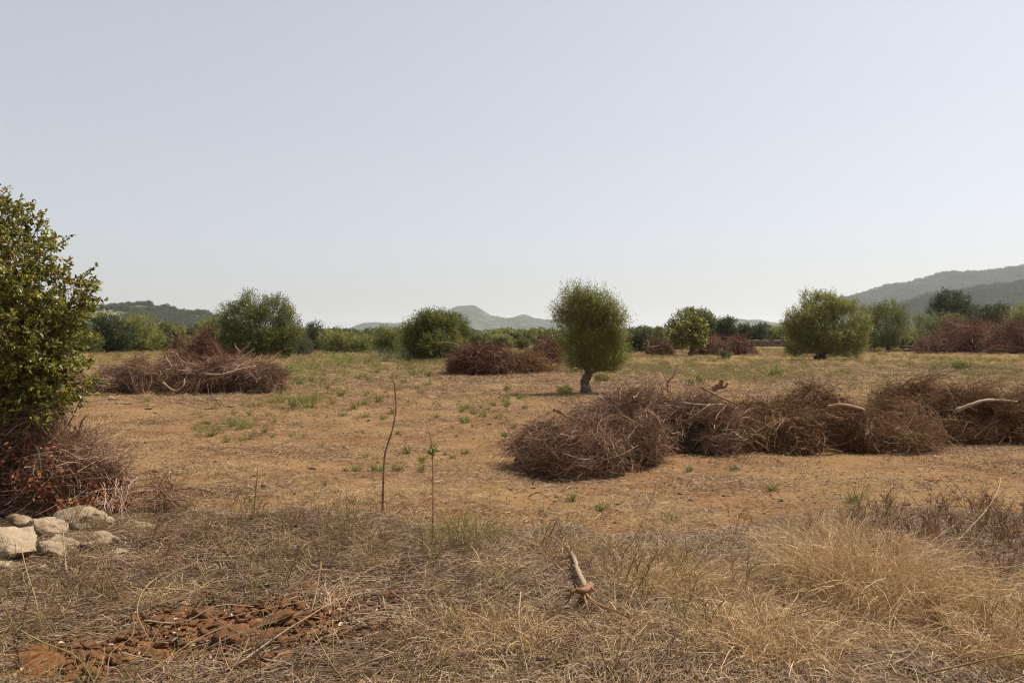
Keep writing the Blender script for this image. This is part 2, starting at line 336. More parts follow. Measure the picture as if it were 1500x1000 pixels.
def hill(prof, d, depth, m, rough, name='hill', seed=0, step=None):
    """prof: skyline as (photo x, photo y) at distance d; gets a front slope towards the viewer and a back slope"""
    prof = np.array(prof, float); x = (prof[:, 0]-750)/F*d; z = H-(prof[:, 1]-HY)/F*d
    step = step or d/260
    xx = np.arange(x[0], x[-1]+step, step); top = np.interp(xx, x, z)
    kk = np.ones(3)/3; top = np.convolve(np.pad(top, 1, 'edge'), kk, 'valid')
    top = top + d*.0055*(fbm(xx/d*70, xx*0+seed, 4, seed+9)-.5)*np.clip(top/(d*.012), 0, 1)
    vv = np.linspace(-1, 1, 61)
    XX, VV = np.meshgrid(xx, vv); YY = d + VV*depth + depth*.25*(fbm(XX*1.2/depth, XX*0, 3, seed)-.5)
    sh = np.clip(1-np.abs(VV)**1.25, 0, 1)
    rid = fbm(XX/depth*4+VV*.6, VV*1.6, 5, seed+3)-.5
    ZZ = top[None]*sh*(1+.55*rid*(1-sh)*2*1.0) + rough*(fbm(XX/rough/4, YY/rough/4, 4, seed+5)-.5)*sh - .4
    o = link(name, grid_mesh(name, XX, YY, np.maximum(ZZ, -.6), m)); o['kind'] = 'structure'
    return XX, YY, ZZ
hl = hill([(40, 492), (95, 478), (140, 462), (172, 451), (200, 446.5), (222, 446), (245, 449), (270, 455), (296, 459), (322, 463), (350, 474), (385, 486), (420, 492)], 1150, 330, HM['scrub'], 4, seed=1)
hr = hill([(1120, 492), (1175, 470), (1235, 439), (1270, 432), (1310, 419), (1345, 416), (1372, 406), (1400, 402), (1440, 400), (1470, 395), (1500, 392), (1560, 386), (1680, 392), (1900, 440), (2050, 492)], 2900, 850, HM['wood'], 8, seed=2)
hr2 = hill([(1235, 492), (1290, 466), (1330, 446), (1352, 436), (1400, 433), (1440, 423), (1480, 418), (1520, 412), (1600, 420), (1750, 470), (1830, 492)], 1450, 330, HM['wood'], 6, seed=3)
hill([(470, 492), (515, 483), (545, 470.5), (556, 472), (575, 475), (596, 474), (616, 470), (640, 462), (660, 452), (672, 447.5), (690, 448), (703, 453), (718, 462), (735, 466), (750, 463.5), (760, 458.5), (770, 458.5), (782, 464), (806, 467), (840, 471), (880, 480), (930, 492)], 4300, 800, HM['rock'], 26, 'mountain', 4)
hill([(330, 492), (430, 484), (480, 481), (530, 484), (620, 492)], 3600, 600, HM['rock'], 14, 'hill', 6)
hill([(900, 492), (1000, 480), (1080, 468), (1110, 469), (1160, 474), (1260, 492)], 3900, 600, HM['rock'], 14, 'hill', 7)

# ------------------------------------------------------------------ haze
hz = bpy.data.materials.new('haze'); hz.use_nodes = True; t = hz.node_tree; t.nodes.clear()
pv = t.nodes.new('ShaderNodeVolumePrincipled'); ho = t.nodes.new('ShaderNodeOutputMaterial'); t.links.new(pv.outputs[0], ho.inputs['Volume'])
pv.inputs['Color'].default_value = (.90, .94, 1, 1); pv.inputs['Density'].default_value = .82e-4; pv.inputs['Anisotropy'].default_value = .35
hv = np.array([[x, y, z] for z in (-1.8, 270) for y in (-120, 12500) for x in (-9500, 9500)], float)
o = link('haze', make_mesh('haze', hv, [np.array([[0, 2, 3, 1], [4, 5, 7, 6], [0, 1, 5, 4], [2, 6, 7, 3], [0, 4, 6, 2], [1, 3, 7, 5]])], hz)); o['kind'] = 'stuff'
for v in ('label',): o[v] = 'thin pale summer haze hanging over the whole plain'

# ------------------------------------------------------------------ scatter (for uncountable stuff only)
def source_collection(name, meshes):
    c = bpy.data.collections.new(name)
    for i, me in enumerate(meshes): c.objects.link(bpy.data.objects.new(f'{name}_{chr(97+i)}', me))
    return c
def scatter(name, P, rot, sc, coll, parent=None, label=None, cat=None):
    n = len(P); me = bpy.data.meshes.new(name); me.vertices.add(n); me.vertices.foreach_set('co', np.asarray(P, np.float32).ravel())
    a = me.attributes.new('rot', 'FLOAT_VECTOR', 'POINT'); a.data.foreach_set('vector', np.asarray(rot, np.float32).ravel())
    sc = np.asarray(sc, np.float32); sc = np.repeat(sc[:, None], 3, 1) if sc.ndim == 1 else sc
    a = me.attributes.new('siz', 'FLOAT_VECTOR', 'POINT'); a.data.foreach_set('vector', sc.ravel())
    a = me.attributes.new('pick', 'INT', 'POINT'); a.data.foreach_set('value', rng.integers(0, 1000, n).astype(np.int32))
    o = link(name, me, parent)
    g = bpy.data.node_groups.new(name, 'GeometryNodeTree')
    g.interface.new_socket('Geometry', in_out='INPUT', socket_type='NodeSocketGeometry'); g.interface.new_socket('Geometry', in_out='OUTPUT', socket_type='NodeSocketGeometry')
    N = g.nodes.new; Lk = g.links.new
    gi, go, ip, ci = N('NodeGroupInput'), N('NodeGroupOutput'), N('GeometryNodeInstanceOnPoints'), N('GeometryNodeCollectionInfo')
    ci.inputs['Collection'].default_value = coll; ci.inputs['Separate Children'].default_value = True; ci.inputs['Reset Children'].default_value = True
    def na(nm, ty): q = N('GeometryNodeInputNamedAttribute'); q.data_type = ty; q.inputs['Name'].default_value = nm; return q.outputs['Attribute']
    Lk(gi.outputs[0], ip.inputs['Points']); Lk(ci.outputs[0], ip.inputs['Instance']); ip.inputs['Pick Instance'].default_value = True
    Lk(na('pick', 'INT'), ip.inputs['Instance Index']); Lk(na('rot', 'FLOAT_VECTOR'), ip.inputs['Rotation']); Lk(na('siz', 'FLOAT_VECTOR'), ip.inputs['Scale'])
    Lk(ip.outputs[0], go.inputs[0])
    md = o.modifiers.new('scatter', 'NODES'); md.node_group = g
    return tag(o, label, cat, None, 'stuff')

# ------------------------------------------------------------------ trees
def crown(geo, lobes, n, L, Wd, shoot, up=.5, spread=.75, clump=26, per=8, spike=.0):
    """lobes: (c(3), r(3)); n shoots in all; each shoot carries per leaves"""
    vol = np.array([np.prod(r)**(2/3) for _, r in lobes]); cnt = np.maximum((n*vol/vol.sum()).astype(int), 4)
    for (c, r), m in zip(lobes, cnt):
        c, r = np.array(c), np.array(r)
        k = max(6, int(clump)); cu = rdir(k); cu[:, 2] = cu[:, 2]*.85+.1; ctone = rng.normal(0, .15, k); crad = U(.62, 1.24, k)
        w = rng.integers(0, k, m)
        u = nrm(cu[w] + rng.normal(0, .25, (m, 3))); rr = 1-np.abs(rng.normal(0, .22, m)); rr = np.clip(rr, .15, 1.05)*crad[w]
        if spike: rr = np.where(rng.random(m) < spike, rr*U(1.0, 1.4, m), rr)
        p = c + u*rr[:, None]*r
        d = nrm(u*.8 + np.array([0, 0, up]) + rng.normal(0, spread, (m, 3))*.6)
        t = (np.arange(per)+.5)/per
        sl = shoot*U(.6, 1.3, m)
        B = (p[:, None] + d[:, None]*sl[:, None, None]*t[None, :, None] + rng.normal(0, shoot*.06, (m, per, 3))).reshape(-1, 3)
        D = nrm((d[:, None]*.9 + rng.normal(0, .62, (m, per, 3))).reshape(-1, 3)); K = m*per
        tone = np.clip(.45 + np.repeat(ctone[w] + rng.normal(0, .1, m), per) + rng.normal(0, .16, K), 0, 1)
        geo.leaf(B, D, rdir(K), L*U(.65, 1.25, K), Wd*U(.75, 1.2, K), tone)
def wood(geo, base, lobes, r0, fork=.35, twig=10, flare=1.35, stems=1, lean=(0, 0)):
    base = np.array(base, float)
    low = min(c[2]-r[2] for c, r in lobes); cm = np.mean([c for c, r in lobes], 0)
    fk = base + (cm-base)*fork; fk[2] = base[2] + max((cm[2]-base[2])*fork, .25)
    fk[0] += lean[0]; fk[1] += lean[1]
    def limb(a, b, ra, rb, bend, n=7, k=6):
        P = strands(np.array([a]), nrm(np.array([b-a])), np.linalg.norm(b-a), n, bend=bend)
        geo.tube(P, np.linspace(ra, rb, n)[None], .45+.2*rng.random(), k)
        return P[0]
    for s in range(stems):
        off = rng.normal(0, r0*.7, 3)*(stems > 1); off[2] = 0
        P = smooth_path([base+off+[0, 0, -.12], base+off+[0, 0, .06], base+off+(fk-base)*.5+rng.normal(0, r0*.5, 3), fk+off*.5], 4)
        geo.tube(P[None], (np.interp(np.linspace(0, 1, len(P)), [0, .3, .55, 1], [r0*flare*1.15, r0*flare, r0*.95, r0*.85])*(1+rng.normal(0, .09, len(P))))[None], .45, 9)
    L_ = [(np.array(c), np.array(r)) for c, r in lobes]
    order = sorted(range(len(L_)), key=lambda q: -np.prod(L_[q][1])*U(.6, 1.4)); main = order[:5]; ends = []
    for q in main:                                        # a few main limbs, everything else branches off them
        c, r = L_[q]; ends.append(limb(fk, c, r0*.5, r0*.14, .09))
    for q in order[5:]:
        c, r = L_[q]; e = ends[int(np.argmin([np.linalg.norm(p_[-1]-c) for p_ in ends]))]
        limb(e[int(rng.integers(2, 6))], c, r0*.17, r0*.05, .08, 6, 5)
    for c, r in L_:
        for i in range(max(2, twig//5)):
            u = rdir(1)[0]; u[2] = abs(u[2])*.8
            limb(c, c+u*r*.92, r0*.10, r0*.03, .06, 5, 4)
def px_lobes(L, d, depth=.85):
    out = []
    for q in L:
        px, py, rx, ry = q[:4]; dy = q[4] if len(q) > 4 else U(-.25, .25)
        c = at(px, py, d); rx, ry = rx/F*d, ry/F*d; c[1] += dy*rx
        dp = max(rx, ry*.8)*depth; out.append((c, (rx*.9, dp*.9, ry*.9)))
        for _ in range(4):
            u = rdir(1)[0]; u[2] = u[2]*.8+.15; u /= np.linalg.norm(u); f = U(.34, .55)
            out.append((c+u*np.array([rx, dp, ry])*(1.12-f), (rx*f, dp*f, ry*f*U(.85, 1.25))))
    return out
def tree(name, label, cat, base, lobes, n, L, Wd, shoot, m, r0, d=None, group=None, wm='bark', skirt=True, **k):
    x, y = G(*base)
    if d: x, y = (base[0]-750)/F*d, d
    if skirt:
        x0_, x1_ = min(q[0]-q[2] for q in lobes), max(q[0]+q[2] for q in lobes); hh = base[1]-min(q[1]-q[3] for q in lobes); by = HY+H*F/y
        lobes = list(lobes)+[(x0_+(x1_-x0_)*f, by-hh*.15, (x1_-x0_)*.22, hh*.15) for f in (.26, .5, .74)]
    lobes = px_lobes(lobes, y)
    b = np.array([x, y, zg(x, y)])
    root = empty(name, b, label, cat, group)
    lob = [(c-b, r) for c, r in lobes]
    g = Geo(); ck = {q: k[q] for q in ('up', 'spread', 'clump', 'per', 'spike') if q in k}; wk = {q: k[q] for q in ('fork', 'twig', 'flare', 'stems', 'lean') if q in k}
    crown(g, lob, n, L, Wd, shoot, **ck); g.build('crown', M_[m], root)
    g = Geo(); wood(g, (0, 0, 0), lob, r0, **wk); tk = g.build('trunk', M_[wm], root)
    return root
T = tree
T('olive_tree', 'small wild olive with a feathery yellow green crown behind the long brush pile', 'tree', (857, 576),
  [(838, 447, 15, 20), (854, 455, 17, 20), (874, 450, 15, 17), (889, 464, 15, 18), (904, 474, 10, 18), (826, 470, 14, 18), (846, 478, 20, 18), (868, 478, 20, 18), (890, 485, 18, 18), (836, 502, 16, 14), (858, 505, 21, 16), (881, 508, 21, 17), (901, 505, 14, 16), (848, 523, 14, 12), (868, 530, 21, 12), (889, 532, 21, 12), (848, 538, 17, 9), (868, 543, 17, 8), (893, 541, 17, 9), (906, 526, 10, 12)],
  5400, .072, .017, .42, 'olive', .125, up=1.15, clump=14, per=12, spike=.30, fork=.36, twig=10, spread=.6, flare=1.3, stems=2, skirt=False)
T('olive_tree', 'broad round wild olive standing alone on the dry grass in front of a paler one', 'tree', (1203, 527),
  [(1205, 452, 30, 27), (1180, 470, 26, 24), (1232, 466, 30, 27), (1198, 488, 42, 24), (1252, 484, 25, 24), (1165, 482, 18, 18), (1215, 500, 35, 18)],
  8000, .15, .036, .5, 'olive', .2, up=.8, clump=21, per=10, spike=.08, fork=.3, stems=3)
T('olive_tree', 'light green olive partly hidden behind the broad round olive', 'tree', (1304, 510), [(1300, 466, 26, 24), (1273, 462, 24, 20), (1312, 482, 20, 18), (1290, 486, 30, 16)],
  2600, .2, .05, .6, 'green', .2, d=85, up=.8, clump=20, spike=.06)
T('tree', 'tallest bushy tree, dark gaps between its crowns, behind the long low brush pile', 'tree', (368, 524),
  [(371, 453, 22, 23), (402, 461, 26, 25), (345, 475, 26, 26), (318, 490, 24, 22), (385, 490, 44, 28), (422, 484, 20, 28), (352, 503, 38, 20), (402, 508, 34, 16)],
  8200, .17, .045, .55, 'green', .22, clump=20, up=.6, spike=.06)
T('shrub', 'grey green feathery shrub leaning against the tallest bushy tree', 'shrub', (437, 522), [(437, 505, 18, 17), (425, 500, 13, 14), (450, 512, 12, 10)], 1100, .15, .028, .5, 'grey', .07, up=1.2)
T('tree', 'dark narrow tree with a brownish side behind the grey green shrub', 'tree', (458, 513), [(459, 488, 15, 15), (449, 494, 12, 13), (466, 498, 12, 12)], 1100, .2, .05, .5, 'dark', .12, d=85)
T('shrub', 'low wide olive green shrub between the dark narrow tree and the round bush', 'shrub', (505, 516), [(488, 500, 20, 15), (510, 502, 22, 15), (532, 506, 20, 12)], 1900, .18, .05, .5, 'olive', .1, d=76, up=.4)
T('shrub', 'small round bush with a dark side next to the large round tree', 'shrub', (566, 518), [(562, 498, 16, 17), (576, 502, 13, 15)], 1100, .17, .05, .45, 'green', .1, d=72)
T('tree', 'large round dense tree reaching down to the grass, behind the dark red brush heap', 'tree', (630, 529),
  [(620, 485, 26, 22), (645, 484, 24, 22), (630, 505, 38, 22), (655, 505, 18, 20), (604, 500, 16, 20), (628, 472, 18, 12)], 6000, .15, .045, .5, 'green', .2, clump=21, up=.5, stems=2)
T('tree', 'smooth topped tree half hidden behind the large round tree', 'tree', (668, 510), [(664, 482, 22, 20), (672, 490, 16, 18)], 1400, .2, .055, .5, 'green', .15, d=78)
T('tree', 'dark leafy tree just behind the tall shrub by the rocks', 'tree', (162, 518), [(160, 478, 20, 21), (150, 498, 18, 18), (178, 492, 18, 20)], 1900, .19, .055, .5, 'dark', .15, d=76)
T('tree', 'pale green loose crowned tree below the scrubby hill', 'tree', (205, 516), [(190, 480, 20, 18), (213, 482, 22, 18), (205, 498, 30, 16), (228, 494, 12, 15)], 2200, .18, .045, .5, 'olive', .14, d=80, spike=.08)
T('shrub', 'low green shrub in the gap between tall shrub and dark tree', 'shrub', (120, 518), [(122, 498, 20, 20), (106, 502, 15, 17), (136, 505, 12, 12)], 1500, .18, .05, .5, 'green', .1, d=74)
T('tree', 'slim dark conical tree beside the dead tree', 'tree', (243, 515), [(243, 500, 9, 14), (243, 486, 6, 11)], 800, .18, .04, .4, 'dark', .1, d=82)
T('tree', 'yellow green tree next to the tallest bushy tree', 'tree', (310, 516), [(311, 484, 15, 14), (303, 496, 13, 14), (318, 500, 14, 12)], 1300, .18, .05, .5, 'olive', .12, d=76)
T('fig_tree', 'small fig tree with sparse yellow green leaves and a bent bare trunk', 'tree', (1011, 523),
  [(1013, 480, 11, 10), (998, 490, 12, 9), (1022, 490, 12, 11), (1008, 499, 20, 8), (1026, 503, 6, 7), (1022, 474, 6, 6)], 620, .26, .15, .5, 'fig', .2, d=64, fork=.5, clump=14, per=6, lean=(.25, 0), flare=1.1, skirt=False)
T('carob_tree', 'big dark domed carob tree behind the yellow green fig', 'tree', (1015, 508), [(1015, 474, 32, 19), (996, 478, 18, 17), (1038, 482, 16, 18), (1015, 490, 34, 16)], 3800, .34, .12, .7, 'green', .35, d=112, clump=21)
T('tree', 'very dark round tree beside the domed carob', 'tree', (1065, 506), [(1065, 483, 13, 15), (1067, 493, 14, 12)], 1500, .3, .09, .6, 'dark', .25, d=108)
T('shrub', 'dark low shrub at the near end of the far stone wall', 'shrub', (1100, 504), [(1092, 488, 13, 9), (1110, 488, 13, 9)], 1200, .32, .1, .6, 'dark', .2, d=135)
T('shrub', 'dark shrub with light tips next to the dead brown bush', 'shrub', (938, 516), [(938, 501, 14, 14), (926, 505, 9, 9)], 1000, .2, .06, .5, 'dark', .1, d=78)
T('tree', 'tall dark tree with two tops behind the biggest reddish brush heap', 'tree', (1395, 508), [(1388, 446, 19, 16), (1412, 444, 13, 15), (1370, 455, 11, 11), (1398, 462, 26, 14), (1400, 480, 22, 14)], 2600, .3, .085, .7, 'dark', .3, d=112)
T('tree', 'flat topped dark tree behind the biggest reddish brush heap', 'tree', (1450, 506), [(1440, 460, 15, 11), (1460, 458, 17, 11), (1450, 474, 24, 14)], 1700, .3, .085, .7, 'dark', .25, d=116)
T('tree', 'olive green tree cut by the picture edge behind the biggest brush heap', 'tree', (1500, 507), [(1486, 465, 16, 13), (1512, 462, 22, 17), (1500, 480, 28, 13)], 1700, .26, .07, .6, 'olive', .2, d=104)
T('shrub', 'light green low shrub under the tall dark tree with two tops', 'shrub', (1372, 508), [(1358, 474, 18, 12), (1385, 472, 22, 12), (1372, 486, 32, 12)], 1500, .25, .06, .6, 'green', .15, d=98)

# treeline prototypes, copied one tree at a time
PROT = []
for i, (m, nl) in enumerate((('green', 4), ('dark', 3), ('olive', 4), ('green', 5), ('dark', 4), ('olive', 3))):
    root = empty('tree', (0, 0, 0), 'one of the bushy green trees making up the distant treeline', 'tree', 'trees in the distant treeline')
    lob = [(np.array([U(-.9, .9), U(-.6, .6), U(1.3, 2.6)]), (U(.9, 1.5), U(.9, 1.4), U(.8, 1.2))) for _ in range(nl)] + [(np.array([0, 0, 1.0]), (1.5, 1.3, .9)), (np.array([-.6, -.2, .5]), (1.0, .9, .6)), (np.array([.7, 0, .55]), (1.0, .9, .6))]
    g = Geo(); crown(g, lob, 1500, .24, .11, .34, per=6, clump=26, up=.35); g.build('crown', M_[m], root)
    g = Geo(); wood(g, (0, 0, 0), lob, .16, twig=3); g.build('trunk', M_['bark'], root)
    PROT.append(root)
used = set()
def copy_tree(root, loc, rz, sc):
    r = root if root.name not in used else root.copy()
    if root.name not in used: used.add(root.name)
    else:
        COL.objects.link(r)
        for ch in root.children:
            c = ch.copy(); COL.objects.link(c); c.parent = r
    r.location = loc; r.rotation_euler = (0, 0, rz); r.scale = sc
    return r
def where(px):
    for e, t_ in ((150, 'behind the tall leafy shrub'), (300, 'around the pale green loose crowned tree'), (480, 'beside the tallest bushy tree'), (600, 'between the low wide shrub and the large round tree'), (700, 'behind the large round tree'), (830, 'under the rocky mountain'), (930, 'right behind the small wild olive'), (1010, 'left of the domed carob'), (1090, 'by the very dark round tree'), (1180, 'over the far stone wall'), (1340, 'behind the two olives on the dry grass'), (1430, 'under the tall dark tree with two tops')):
        if px < e: return t_
    return 'behind the biggest brush heap'
def treeline(spec):
    for px, ytop, d, w in spec:
        x = (px-750)/F*d; h = max(H+(HY-ytop)/F*d, 1.2)
        s = h/4.0; k = int(rng.integers(0, len(PROT))); r = copy_tree(PROT[k], (x, d, zg(x, d)-.05), U(0, 6.28), (w*s, w*s, s))
        r['label'] = f"{('green', 'dark', 'olive', 'bright green', 'dark green', 'olive green')[k]} {'tall' if ytop < 476 else 'low' if ytop > 483 else 'mid sized'} treeline tree {where(px)}"
spec = []
for px in np.arange(-60, 90, 15): spec.append((px+U(-6, 6), U(474, 484), U(90, 130), U(.9, 1.2)))
for px in np.arange(95, 335, 10): spec.append((px+U(-5, 5), U(466, 482), U(86, 125), U(.9, 1.3)))
for px in np.arange(425, 600, 7): spec.append((px+U(-4, 4), U(480, 488), U(88, 150), U(.9, 1.4)))
for px in np.arange(676, 830, 6): spec.append((px+U(-4, 4), U(478, 489), U(90, 200), U(.9, 1.5)))
for px in (741, 752, 768, 778, 790, 802): spec.append((px, U(477, 480), U(150, 200), U(.8, 1.1)))
for px in np.arange(895, 985, 8): spec.append((px+U(-3, 3), U(468, 479), U(115, 180), U(.7, 1.1)))
for px in np.arange(905, 1000, 10): spec.append((px+U(-3, 3), U(484, 494), U(92, 108), U(.9, 1.4)))
for px in np.arange(1040, 1170, 9): spec.append((px+U(-3, 3), U(465, 477), U(130, 200), U(.8, 1.2)))
for px in (1112, 1120): spec.append((px, 465, 160, .7))
for px in np.arange(1176, 1350, 9): spec.append((px+U(-4, 4), U(478, 488), U(110, 170), U(.9, 1.3)))
for px in np.arange(1330, 1580, 10): spec.append((px+U(-4, 4), U(470, 482), U(115, 160), U(.9, 1.3)))
treeline(spec)

# far woods: uncountable mass of tree crowns from 220 m out, and scrub and woods on the hills
def blob(m, n, L, nl=3):
    g = Geo(); lob = [(np.array([U(-.5, .5), U(-.5, .5), U(.5, .95)]), (U(.55, .8), U(.55, .8), U(.45, .65))) for _ in range(nl)]
    crown(g, lob, n, L, L*.5, .3, per=3, clump=14); return g.mesh('wood_crown', M_[m])
wood_src = source_collection('far_crowns', [blob('green', 330, .19), blob('dark', 330, .19), blob('olive', 300, .19), blob('dark', 330, .19)])
hill_src = source_collection('hill_crowns', [blob('dark', 200, .22), blob('dark', 200, .22), blob('dark', 200, .22)])
n = 5200; d = 210*np.exp(U(0, 1.75, n)); x = d*U(-.80, .80, n)
P = np.stack([x, d, np.zeros(n)-.2], -1); s = U(1.2, 2.5, n)*(.7+.3*fbm(x*.02, d*.02, 3, 40)*2)
scatter('far_woods', P, np.stack([np.zeros(n), np.zeros(n), U(0, 6.28, n)], -1), np.stack([s*1.15, s*1.15, s], -1), wood_src, label='far green woods covering the plain up to the hills', cat='woods')
def on_hill(hh, n, s0, s1, thresh, seed, name, label):
    XX, YY, ZZ = hh; i = rng.integers(0, XX.shape[0]*11//20, n*2); j = rng.integers(1, XX.shape[1]-1, n*2); f = U(0, 1, n*2); k = U(0, 1, n*2)
    lerp = lambda A: (A[i, j]*(1-f)+A[i+1, j]*f)*(1-k) + (A[i, j-1]*(1-f)+A[i+1, j-1]*f)*k
    x, y, z = lerp(XX), lerp(YY), lerp(ZZ)
    ok = (fbm(x*.012, y*.012, 4, seed) > thresh) & (z > 1); x, y, z = x[ok][:n], y[ok][:n], z[ok][:n]; n = len(x); s = U(s0, s1, n)
    scatter(name, np.stack([x, y, z-.15*s], -1), np.stack([np.zeros(n), np.zeros(n), U(0, 6.28, n)], -1), np.stack([s*1.3, s*1.3, s], -1), hill_src, label=label, cat='woods')
on_hill(hl, 2600, 1.6, 4.2, .40, 50, 'hillside_scrub', 'dark scrub bushes dotted over the low bare hill')
on_hill(hr, 9000, 6, 11, .2, 51, 'hillside_woods', 'dense hazy woods covering the high wooded ridge')
on_hill(hr2, 7000, 3.5, 7, .2, 52, 'hillside_woods', 'dense woods covering the lower spur before the ridge')

# ------------------------------------------------------------------ brush piles
def brush(root, lumps, nb, per, L, wd, m, hair=.06, curv=.3, twl=2, flat=.6, core=.70, spray=.13, tone0=.42, corem='core'):
    """lumps: (x, y, rx, ry, h) in metres relative to the pile; nb bundles of about per twigs"""
    o = np.array(root.location); big = []
    for lx, ly, rx, ry, h in lumps:
        big.append((lx, ly, rx*.84, ry*.84, h*.78))
        for _ in range(6):
            a_ = U(0, 6.28); f_ = U(.35, .85); s_ = U(.28, .52)
            big.append((lx+math.cos(a_)*rx*f_, ly+math.sin(a_)*ry*f_, rx*s_, ry*s_, h*min(1.02, (1-f_*f_)**.5*.75+s_*U(.5, .8))))
    lumps = big
    ar = np.array([l[2]*l[3]+l[4]*(l[2]+l[3])*.5 for l in lumps]); g = Geo()
    nb = int(nb*1.5); w = rng.choice(len(lumps), nb, p=ar/ar.sum()); Lm = np.array(lumps)[w]
    u = rdir(nb); u[:, 2] = np.abs(u[:, 2])*.9+.02; u[:, 1] -= .22; u = nrm(u); rad = np.stack([Lm[:, 2], Lm[:, 3], Lm[:, 4]], -1)
    depth = U(.55, 1.10, nb)
    p = np.stack([Lm[:, 0], Lm[:, 1], np.zeros(nb)], -1) + u*rad*depth[:, None]
    hol = (fbm(p[:, 0]*1.5/L+3, p[:, 2]*2.2/L+p[:, 1]*.8/L, 3, 61) > .50-.14*u[:, 2]) | (u[:, 2] > .8)
    p, u, rad, Lm, depth = p[hol], u[hol], rad[hol], Lm[hol], depth[hol]; nb = len(p)
    nn = nrm(u/rad)
    a = rdir(nb); a[:, 2] *= flat; tdir = nrm(a - nn*np.sum(a*nn, -1, keepdims=True)*.85)
    bl = L*U(.6, 1.3, nb); bt = tone0+rng.normal(0, .22, nb); cb = curv*U(.3, 1.4, nb)/np.maximum(rad.mean(-1), .3)*.6
    k = np.repeat(np.arange(nb), per); n = len(k)
    sp = spray*L
    pp = p[k] + rng.normal(0, sp, (n, 3))*np.array([1, 1, .7]) + tdir[k]*(rng.normal(0, .18, n)*bl[k])[:, None]
    dd = nrm(tdir[k] + rng.normal(0, .27, (n, 3)))
    hr_ = rng.random(n) < hair
    dd[hr_] = nrm(nn[k][hr_]*.9 + rng.normal(0, .5, (hr_.sum(), 3)) + np.array([0, 0, .3]))
    ll = bl[k]*U(.35, 1.05, n); ll[hr_] *= .55
    thick = rng.random(n) < .018; tn = np.clip(bt[k]+rng.normal(0, .17, n) + .2*hr_ + .18*thick, 0, .86)
    P = strands(pp, dd, ll, 6, droop=cb[k]*ll*(~hr_), bend=.085, g=-nn[k], start=.35)
    zmin = .012 - .0
    P[..., 2] = np.maximum(P[..., 2], zmin+np.abs(rng.normal(0, .02, P.shape[:2])))
    taper = np.linspace(1.15, .45, 6)[None]*(wd*U(.6, 1.4, n)*np.where(thick, 2.6, 1))[:, None]
    g.ribbon(P, taper, tn)
    if twl:
        q = np.repeat(np.arange(n), twl); m_ = len(q); ti = rng.integers(1, 5, m_)
        b = P[q, ti]; td = nrm(P[q, ti+1]-P[q, ti]); d2 = nrm(td*.9 + rng.normal(0, .55, (m_, 3)))
        P2 = strands(b, d2, ll[q]*U(.12, .38, m_), 3, bend=.08); P2[..., 2] = np.maximum(P2[..., 2], .01)
        g.ribbon(P2, np.array([[.7, .55, .35]])*wd, np.clip(tn[q]+rng.normal(0, .1, m_), 0, 1))
    tw = g.build('twigs', M_[m], root); tw['kind'] = 'stuff'
    V, Q, n0 = [], [], 0
    for lx, ly, rx, ry, h in [q for q in lumps if q[4] > .42 or L > .8] or lumps[:1]:   # stand-in for the packed inside, coloured dark as shade in the hollows
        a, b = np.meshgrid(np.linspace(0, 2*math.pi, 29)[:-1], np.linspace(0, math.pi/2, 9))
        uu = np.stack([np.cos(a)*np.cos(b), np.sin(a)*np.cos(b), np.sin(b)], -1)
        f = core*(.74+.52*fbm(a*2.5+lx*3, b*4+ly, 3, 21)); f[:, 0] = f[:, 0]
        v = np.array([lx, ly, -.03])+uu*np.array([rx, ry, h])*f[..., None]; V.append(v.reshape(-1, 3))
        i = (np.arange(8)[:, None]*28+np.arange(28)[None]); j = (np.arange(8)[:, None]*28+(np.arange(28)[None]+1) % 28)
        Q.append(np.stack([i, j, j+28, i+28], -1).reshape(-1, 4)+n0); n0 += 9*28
    pk = link('shaded_packed_brush', make_mesh('shaded_packed_brush', np.concatenate(V), [np.concatenate(Q)], M_[corem], np.full(n0, .4), False), root); pk['kind'] = 'stuff'
    return tw
def pile(label, px0, d, lumps_px, *a, group=None, **k):
    """lumps in photo terms: (px centre, dist, half width px, depth m, height m)"""
    x, y = (px0-750)/F*d, d
    root = empty('brush_pile', (x, y, zg(x, y)), label, 'brush pile', group)
    lm = [((px-750)/F*dd - x, dd - y, w/F*dd, dp, h) for px, dd, w, dp, h in lumps_px]
    brush(root, lm, *a, **k); return root
def limb_part(root, pts, r, m='palewood', name='branch', k=6, ends=.4):
    o = np.array(root.location); P = smooth_path([np.array(p)-o for p in pts], 5)
    g = Geo(); g.tube(P[None], np.linspace(r, r*ends, len(P))[None], .5, k); return g.build(name, M_[m], root, smooth=True)

p1 = pile('low rounded heap of fine brown twigs at the near end of the long brush pile', 860, 10.4, [(845, 10.3, 84, .75, .58), (905, 10.7, 56, .7, .66), (800, 10.2, 40, .5, .38)], 340, 56, .55, .0058, 'brush', hair=.10, twl=2, curv=.3)
p2 = pile('grey brown brush heap with pale sticks poking up, beside the olive trunk', 950, 12.2, [(945, 12.3, 75, .9, .84), (885, 12.4, 48, .7, .60), (1010, 12.3, 66, .9, .80), (1045, 11.9, 42, .7, .58)], 420, 56, .6, .0066, 'brush', hair=.10, twl=2, tone0=.5)
p3 = pile('dark brush heap of drooping combed twigs in the middle of the long pile', 1150, 12.6, [(1105, 12.6, 70, .9, .66), (1185, 12.7, 70, 1.0, .84), (1235, 12.5, 44, .8, .66), (1150, 12.1, 60, .7, .50)], 420, 60, .65, .0066, 'tanbrush', hair=.07, twl=2, tone0=.38, curv=.38)
p4 = pile('ochre brush heap with two stripped logs lying on it, running out of the picture', 1400, 13.2, [(1310, 13.2, 58, 1.0, .80), (1390, 13.3, 72, 1.1, .88), (1480, 13.3, 76, 1.1, .80), (1580, 13.5, 90, 1.2, .8)], 520, 60, .68, .0068, 'tanbrush', hair=.07, twl=2, tone0=.42)
